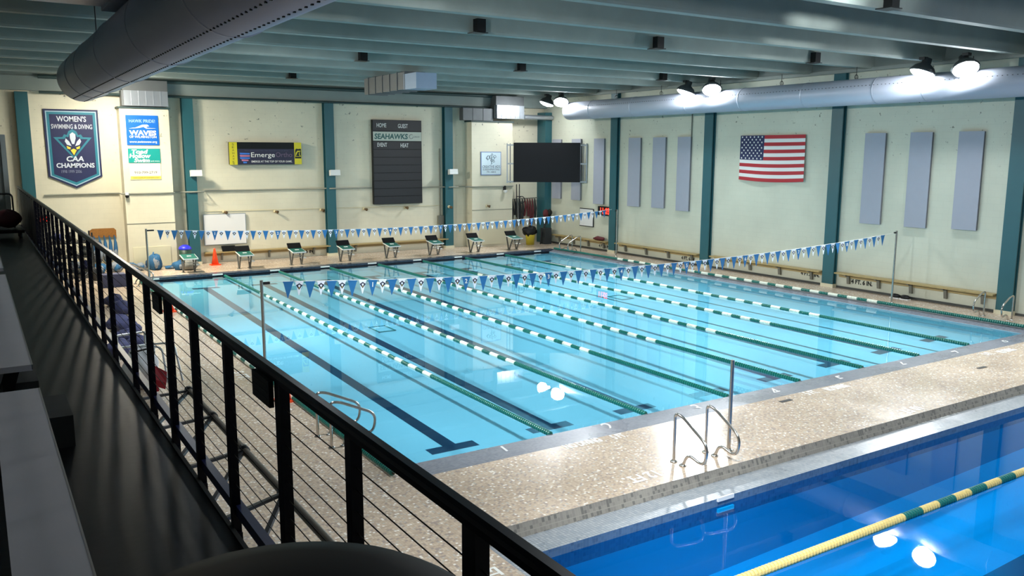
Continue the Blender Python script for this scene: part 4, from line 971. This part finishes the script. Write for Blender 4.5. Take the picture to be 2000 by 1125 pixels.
# barrel close to the camera
t = thing('trash_barrel', 'large round black plastic barrel with domed lid by the railing', 'trash can', (-5.67, -10.30, BZ-.018))
Mt = Matrix.Translation((-5.67, -10.30, BZ-.018))
b = MB(); b.lathe([(.30, 0), (.32, .05), (.36, .95), (.36, 1.10)], 40, Mt); b.build('barrel', M_barrel, t)
b = MB(); b.lathe([(.37, 1.08), (.396, 1.095), (.402, 1.12), (.388, 1.15), (.35, 1.175), (.26, 1.20), (.13, 1.215), (.01, 1.22)], 48, Mt); b.build('domed_lid', M_barrel, t)
# cart and bag at the end of the balcony
t = thing('utility_cart', 'small black hand cart at the far end of balcony', 'cart', (-5.42, 11.2, BZ))
b = MB(); b.box(-5.75, -5.12, 10.7, 11.6, BZ+.14, BZ+.20); b.build('tray', M_black, t)
for x in (-5.68, -5.2):
    for y in (10.85, 11.45): b = MB(); b.lathe([(.02, -.03), (.08, -.03), (.08, .03), (.02, .03)], 14, Matrix.Translation((x, y, BZ+.08)) @ Matrix.Rotation(PI/2, 4, 'Y')); b.build('wheel', M_blackmetal, t)
b = MB(); b.tube(fillet([(-5.6, 11.6, BZ+.18), (-5.6, 11.66, BZ+1.0), (-5.28, 11.66, BZ+1.0), (-5.28, 11.6, BZ+.18)], .1), .02, 8); b.build('push_handle', M_blackmetal, t)
b = MB(); b.blob((-5.43, 11.1, BZ+.45), .30, .42, .2, 3, .12, 16, 10); tag(b.build('duffel_bag', M_darkred), 'dark red bag lying on the hand cart', 'bag')
# ------------------------------------------------------------------ LEFT DECK CLUTTER
t = thing('storage_rack', 'black metal storage rack full of gear by the far left wall', 'rack', (-3.0, 24.6, DZ))
for x in (-3.75, -2.35):
    for y in (24.1, 25.0): b = MB(); b.box(x-.03, x+.03, y-.03, y+.03, DZ, DZ+1.75); b.build('upright', M_blackmetal, t)
for z in (.25, .8, 1.35): b = MB(); b.box(-3.8, -2.3, 24.05, 25.05, DZ+z, DZ+z+.04); b.build('shelf', M_blackmetal, t)
k = 0
for z in (.29, .84, 1.39):
    for x in (-3.5, -3.05, -2.6):
        k += 1; m = (M_black, M_bagpale, M_bagnavy, M_black, M_black, M_baggrey, M_bagnavy, M_black, M_bagpale)[k-1]
        b = MB(); b.blob((x, 24.5, DZ+z+.195), .18, .28, .17, k, .15); tag(b.build('gear_bag', m), '%s gear bag on the %s shelf of the black rack, %s' % (('black', 'pale', 'navy', 'black', 'black', 'grey', 'navy', 'black', 'pale')[k-1], ('bottom', 'middle', 'top')[(k-1)//3], ('left', 'middle', 'right')[(k-1) % 3]), 'bag', 'gear bags on the black rack')
t = thing('exercise_bike', 'black exercise bike frame standing beside the rack', 'exercise bike', (-2.75, 22.6, DZ))
b = MB(); b.tube([(-3.2, 22.3, DZ+.05), (-2.6, 22.6, DZ+.5), (-2.2, 22.8, DZ+.05)], .04, 8); b.build('frame', M_blackmetal, t)
b = MB(); b.tube([(-2.6, 22.6, DZ+.5), (-2.5, 22.65, DZ+1.55)], .035, 8); b.tube(fillet([(-2.75, 22.4, DZ+1.55), (-2.5, 22.65, DZ+1.62), (-2.2, 22.9, DZ+1.45)], .1), .025, 8); b.build('handlebar', M_blackmetal, t)
b = MB(); b.tube([(-2.85, 22.48, DZ+.35), (-3.0, 22.4, DZ+1.05)], .03, 8); b.build('seat_post', M_blackmetal, t); b = MB(); b.blob((-3.02, 22.4, DZ+1.1), .16, .1, .05, 2, .05); b.build('saddle', M_black, t)
b = MB(); b.lathe([(.05, -.04), (.26, -.04), (.26, .04), (.05, .04)], 24, Matrix.Translation((-2.45, 22.7, DZ+.32)) @ Matrix.Rotation(PI/2, 4, 'X')); b.build('flywheel', M_blackmetal, t)
# hanging mesh bags
t = thing('hook_board', 'brown wooden hook board on the far left wall', 'hook board', (-1.7, WY, 1.45))
b = MB(); b.prism([(-2.18, WY-.06, 1.44), (-1.2, WY-.06, 1.44), (-1.2, WY-.06, 1.72), (-1.28, WY-.06, 1.80), (-2.08, WY-.06, 1.80), (-2.18, WY-.06, 1.72)], (0, .06, 0)); b.build('board', M_woodbrown, t)
for i in range(5): b = MB(); b.tube([(-2.06+i*.19, WY-.06, 1.5), (-2.06+i*.19, WY-.14, 1.48), (-2.06+i*.19, WY-.16, 1.53)], .01, 6); b.build('hook', M_blackmetal, t)
for i in range(5):
    x = -2.06+i*.19; t = thing('mesh_bag', 'blue mesh gear bag hanging from the brown hook board, %s from the left' % names[i], 'bag', (x, WY-.15, .6), 'mesh bags hanging on the hook board')
    b = MB(); b.tube([(x, WY-.14, 1.52), (x+.02, WY-.15, 1.38), (x+.03, WY-.18, 1.2), (x+.02, WY-.24, .98), (x, WY-.26, .75), (x, WY-.24, .55), (x, WY-.2, .47)], [.015, .03, .06, .08, .09, .085, .04], 12); b.build('sack', M_bagblue, t)
    b = MB(); b.blob((x+.0, WY-.33, .72), .085, .09, .2, i+5, .25); b.build('gear_bulge', M_bagpale, t)
fb = [(-2.7, 25.55, .28, 'pale'), (-2.05, 25.3, .25, 'blue'), (-1.42, 25.45, .25, 'pale'), (-.9, 25.05, .22, 'blue'), (-.48, 25.4, .19, 'pale'), (.02, 25.25, .27, 'blue'), (.66, 25.3, .14, 'blue'), (.88, 24.75, .23, 'blue')]
where = ['under the hook board, leftmost', 'under the hook board, middle', 'under the hook board, right', 'left of the far flag pole', 'just left of the left pilaster panel', 'upright behind the far flag pole', 'flattened right of the flag pole', 'beside the first starting block']
for i, (x, y, r, cn) in enumerate(fb):
    tall = 1.35 if i == 5 else (.55 if i == 6 else .9)
    t = thing('mesh_bag', '%s bag on the far deck, %s' % ('blue mesh' if cn == 'blue' else 'pale lumpy gear', where[i]), 'bag', (x, y, DZ), 'bags on the floor along the far left wall')
    b = MB(); b.blob((x, y, DZ+r*tall*.8), r*1.1 if i != 6 else r*2, r*.9, r*tall, 20+i, .22, 14, 9, DZ); b.build('sack', M_bagblue if cn == 'blue' else M_bagpale, t)
    b = MB(); b.blob((x+.1*r, y-.55*r, DZ+r*tall*.8), r*.55, r*.5, r*tall*.6, 40+i, .3, 10, 7, DZ); b.build('gear_bulge', M_bagpale if cn == 'blue' else M_bagblue, t)
b = MB(); b.blob((1.25, 24.45, DZ+.22), .30, .22, .25, 70, .2, 14, 9, DZ); tag(b.build('mesh_bag', M_baggrey), 'grey mesh bag behind the first starting block', 'bag', 'bags on the floor along the far left wall')
# bins and cones
t = thing('trash_can', 'dark green bin with bright blue liner beside the first far column', 'trash can', (1.27, 25.4, DZ)); Mt = Matrix.Translation((1.27, 25.4, DZ))
b = MB(); b.lathe([(.2, 0), (.26, .8), (.25, .8), (.05, .78)], 20, Mt); b.build('bin', M_bingreen, t); b = MB(); b.lathe([(.262, .76), (.268, .80), (.22, .88), (.10, .95), (.02, .94)], 20, Mt); b.build('liner', M_binblue, t)
t = thing('trash_can', 'yellow round bin piled with black bags in the far right corner', 'trash can', (18.62, 25.3, DZ)); Mt = Matrix.Translation((18.62, 25.3, DZ))
b = MB(); b.lathe([(.21, 0), (.25, .50), (.265, .52), (.25, .54), (.04, .5)], 24, Mt); b.build('bin', M_binyellow, t); b = MB(); b.blob((18.6, 25.3, DZ+.72), .42, .3, .26, 9, .25, 16, 10); b.build('black_liner', M_black, t)
def cone(label, x, y, h, r=.13):
    t = thing('traffic_cone', label, 'traffic cone', (x, y, DZ), 'orange traffic cones')
    Mt = Matrix.Translation((x, y, DZ)); b = MB(); b.lathe([(r, .03), (r*.3, h*.92), (r*.28, h), (.01, h)], 20, Mt); b.build('cone_body', M_orange, t)
    b = MB(); b.box(x-r*1.35, x+r*1.35, y-r*1.35, y+r*1.35, DZ, DZ+.035); b.build('cone_base', M_orange, t)
cone('orange cone on the far deck in front of the whiteboard', 2.5, 25.55, .72, .15)
cone('orange cone beside the left pool edge behind the railing posts', -1.3, 15.2, .6)
cone('orange cone by the pole foot, mostly hidden behind a railing post', at(557, 783, 2, DZ).x, at(557, 783, 2, DZ).y, .4)
b = MB(); c = at(226, 561, 2, DZ); b.box(c.x-.40, c.x+.36, c.y, c.y+.5, DZ, DZ+.46); tag(b.build('navy_box', M_navymat), 'navy padded box standing on the left deck behind the railing', 'box')
for i, (px, py_, r) in enumerate(((222, 585, .34), (240, 600, .36), (232, 630, .38), (252, 640, .36), (246, 665, .42), (268, 672, .36), (232, 680, .36))):
    c = at(px, py_, 2, DZ+.2); b = MB(); b.blob((c.x, c.y, DZ+r*.5), r*.8, r*.95, r*.6, 80+i, .22, 16, 10, DZ)
    wh = ['farthest and smallest looking', 'second from the far end', 'against the balcony side, mid heap', 'on the pool side, mid heap', 'largest, at the middle near end', 'nearest on the pool side', 'nearest on the balcony side'][i]
    tag(b.build('gear_bag', M_bagnavy), 'navy mesh bag in the heap on left deck, '+wh, 'bag', 'heap of navy bags on the left deck')
t = thing('equipment_cart', 'silver tubular equipment cart on the left deck below the balcony', 'cart', (-3.0, 8.0, DZ))
a1, a2 = at(228, 656, 2, .85), at(282, 648, 2, .85); c1, c2 = at(228, 680, 2, .85), at(300, 672, 2, .85)
b = MB(); b.tube(fillet([a1, a2, c2, c1, a1], .08), .025, 8); b.build('top_frame', M_alu, t)
for p in (a1, a2, c1, c2): b = MB(); b.tube([p, (p.x, p.y, DZ+.08)], .022, 8); b.build('leg', M_alu, t); b = MB(); b.lathe([(.02, -.02), (.07, -.02), (.07, .02), (.02, .02)], 12, Matrix.Translation((p.x, p.y, DZ+.07)) @ Matrix.Rotation(PI/2, 4, 'Y')); b.build('caster', M_black, t)
b = MB(); b.tube(fillet([c2, c2+Vector((.35, -.3, .05)), c2+Vector((.45, -.5, -.75))], .15), .022, 8); b.tube(fillet([c2+Vector((-.3, -.1, 0)), c2+Vector((.1, -.35, 0)), c2+Vector((.15, -.5, -.75))], .15), .022, 8); b.build('push_handle', M_alu, t)
c = at(270, 715, 2, .5)
t = thing('rescue_sack', 'white sack with red panels bundled on deck below the railing', 'sack', (c.x, c.y, DZ))
b = MB(); b.blob((c.x, c.y-.25, .52), .34, .45, .40, 91, .18, 18, 12, DZ); b.build('white_sack', M_whitefab, t)
d = at(305, 735, 2, .45); b = MB(); b.prism([(d.x-.02, d.y+.25, .5), (d.x+.16, d.y-.15, .42), (d.x+.10, d.y-.35, .25), (d.x-.06, d.y-.2, .3)], (.03, .03, .12)); b.build('red_panel', M_red, t)
e = at(300, 755, 2, .3); b = MB(); b.prism([(e.x-.05, e.y+.1, .28), (e.x+.10, e.y+.03, .3), (e.x+.08, e.y-.12, .22), (e.x-.08, e.y-.05, .2)], (0, .03, .05)); b.build('red_panel', M_red, t)
b = MB(); b.tube([(c.x-.2, c.y-.45, .9), (c.x+.1, c.y-.5, .95), (c.x+.3, c.y-.2, .8)], .02, 6); b.build('dark_strap', M_black, t)
# ------------------------------------------------------------------ FAR RIGHT CORNER CLUTTER
t = thing('gear_rail', 'wall rail with hanging black and dark red straps in the corner', 'rail', (18.4, WY, 2.5))
b = MB(); b.tube([(17.85, WY-.1, 2.45), (19.75, WY-.1, 2.5)], .025, 8); b.build('rail', M_bracket, t)
rs = random.Random(4)
for i in range(11):
    x = 17.95+i*.16; m = M_darkred if 6 <= i <= 9 else (M_blackmetal if i % 3 else M_baggrey)
    L = rs.uniform(.8, 1.5); b = MB(); b.tube([(x, WY-.12, 2.46), (x+.03, WY-.18, 2.46-L*.5), (x+rs.uniform(-.05, .05), WY-.16, 2.46-L)], [.03, .06, .05], 8); b.build('hanging_strap', m, t)
t = thing('pole_frame', 'black pole frame with ring standing in the far right corner', 'frame', (18.5, 25.9, 2.0))
for x in (18.30, 18.48): b = MB(); b.tube([(x, WY-.25, 1.5), (x, WY-.25, 3.25)], .025, 8); b.build('upright', M_blackmetal, t)
b = MB(); b.tube(arc((18.62, WY-.27, 2.42), .18, 0, 2*PI, 18, (1,0,0), (0,0,1)), .022, 8); b.tube([(18.3, WY-.26, 2.6), (18.55, WY-.26, 2.6)], .02, 8); b.build('ring', M_blackmetal, t)
t = thing('equipment_stand', 'tall black stand with red pads leaning by the corner column', 'equipment', (19.4, 25.1, DZ))
b = MB(); b.tube([(19.35, 25.1, DZ), (19.5, 25.3, 1.0), (19.8, 25.35, 1.7)], .04, 8); b.tube([(19.2, 25.2, DZ), (19.35, 25.3, .8), (19.7, 25.2, 1.35)], .035, 8); b.build('frame', M_blackmetal, t)
b = MB(); b.blob((19.62, 25.3, 1.72), .2, .12, .2, 31, .1, 14, 9); b.build('red_pad', M_darkred, t); b = MB(); b.blob((19.82, 25.25, 1.74), .14, .12, .2, 32, .1, 14, 9); b.build('black_pad', M_black, t)
b = MB(); b.box(19.35, 19.75, 24.95, 25.4, DZ, DZ+.85); b.build('base_box', mat('dark_slate_box', C(40, 46, 50), .6), t)
b = MB(); c = at(1170, 468, 0, WX-.18); b.blob((WX-.18, c.y, .70), .14, .42, .10, 33, .2, 14, 8, .61); tag(b.build('towel', M_darkred), 'dark red towel heap on the bench under the clock', 'towel')
for px, py_, lab in ((1749, 575, 'black shoe on the deck by the bench, beside the flag pole'), (1768, 577, 'black shoe on the deck by bench, apart from the pole')):
    c = at(px, py_, 0, WX-.28); c.z = DZ; t = thing('shoe', lab, 'shoe', (c.x, c.y, DZ), 'pair of shoes below the bench')
    b = MB(); b.blob((c.x, c.y, DZ+.07), .10, .17, .08, 50, .1, 12, 8, DZ+.02); b.build('upper', M_black, t); b = MB(); b.box(c.x-.09, c.x+.09, c.y-.16, c.y+.16, DZ, DZ+.025); b.build('sole', M_whiteplastic, t)
t = thing('control_box', 'white wall control box with cord beyond the rightmost column', 'control box', (WX, .5, 1.9))
b = MB(); b.box(WX-.15, WX, .2, .95, 2.05, 2.5); b.build('box', M_whiteplastic, t); b = MB(); b.box(WX-.16, WX-.15, .25, .75, 2.1, 2.45); b.build('dark_face', M_black, t); b = MB(); b.tube([(WX-.05, .85, 2.05), (WX-.06, .8, 1.6), (WX-.06, .6, 1.2)], .012, 6); b.build('cord', M_black, t)
b = MB(); b.box(WX-.05, WX, -1.2, .8, .7, 1.85); tag(b.build('lower_panel', M_plinth), 'cream panel on right wall below the control box', 'panel')
# ------------------------------------------------------------------ CAMERA, WORLD, SETTINGS
cam = bpy.data.cameras.new('camera'); co = bpy.data.objects.new('camera', cam); COL.objects.link(co)
Mc = Matrix((RV, UV, -FV)).transposed().to_4x4(); Mc.translation = Vector(CAM); co.matrix_world = Mc
cam.sensor_fit = 'HORIZONTAL'; cam.sensor_width = 36.0; cam.lens = FPX*36.0/2000.0; cam.clip_start = .05; cam.clip_end = 200
sc = bpy.context.scene; sc.camera = co
w = bpy.data.worlds.new('ambient_fill'); sc.world = w; w.use_nodes = True
w.node_tree.nodes['Background'].inputs[0].default_value = (.5, .6, .6, 1); w.node_tree.nodes['Background'].inputs[1].default_value = .02  # dim ambient fill added around the hall, no real source
sc.view_settings.view_transform = 'Standard'; sc.view_settings.look = 'None'; sc.view_settings.gamma = 1; sc.view_settings.use_curve_mapping = False
sc.view_settings.exposure = 1.4
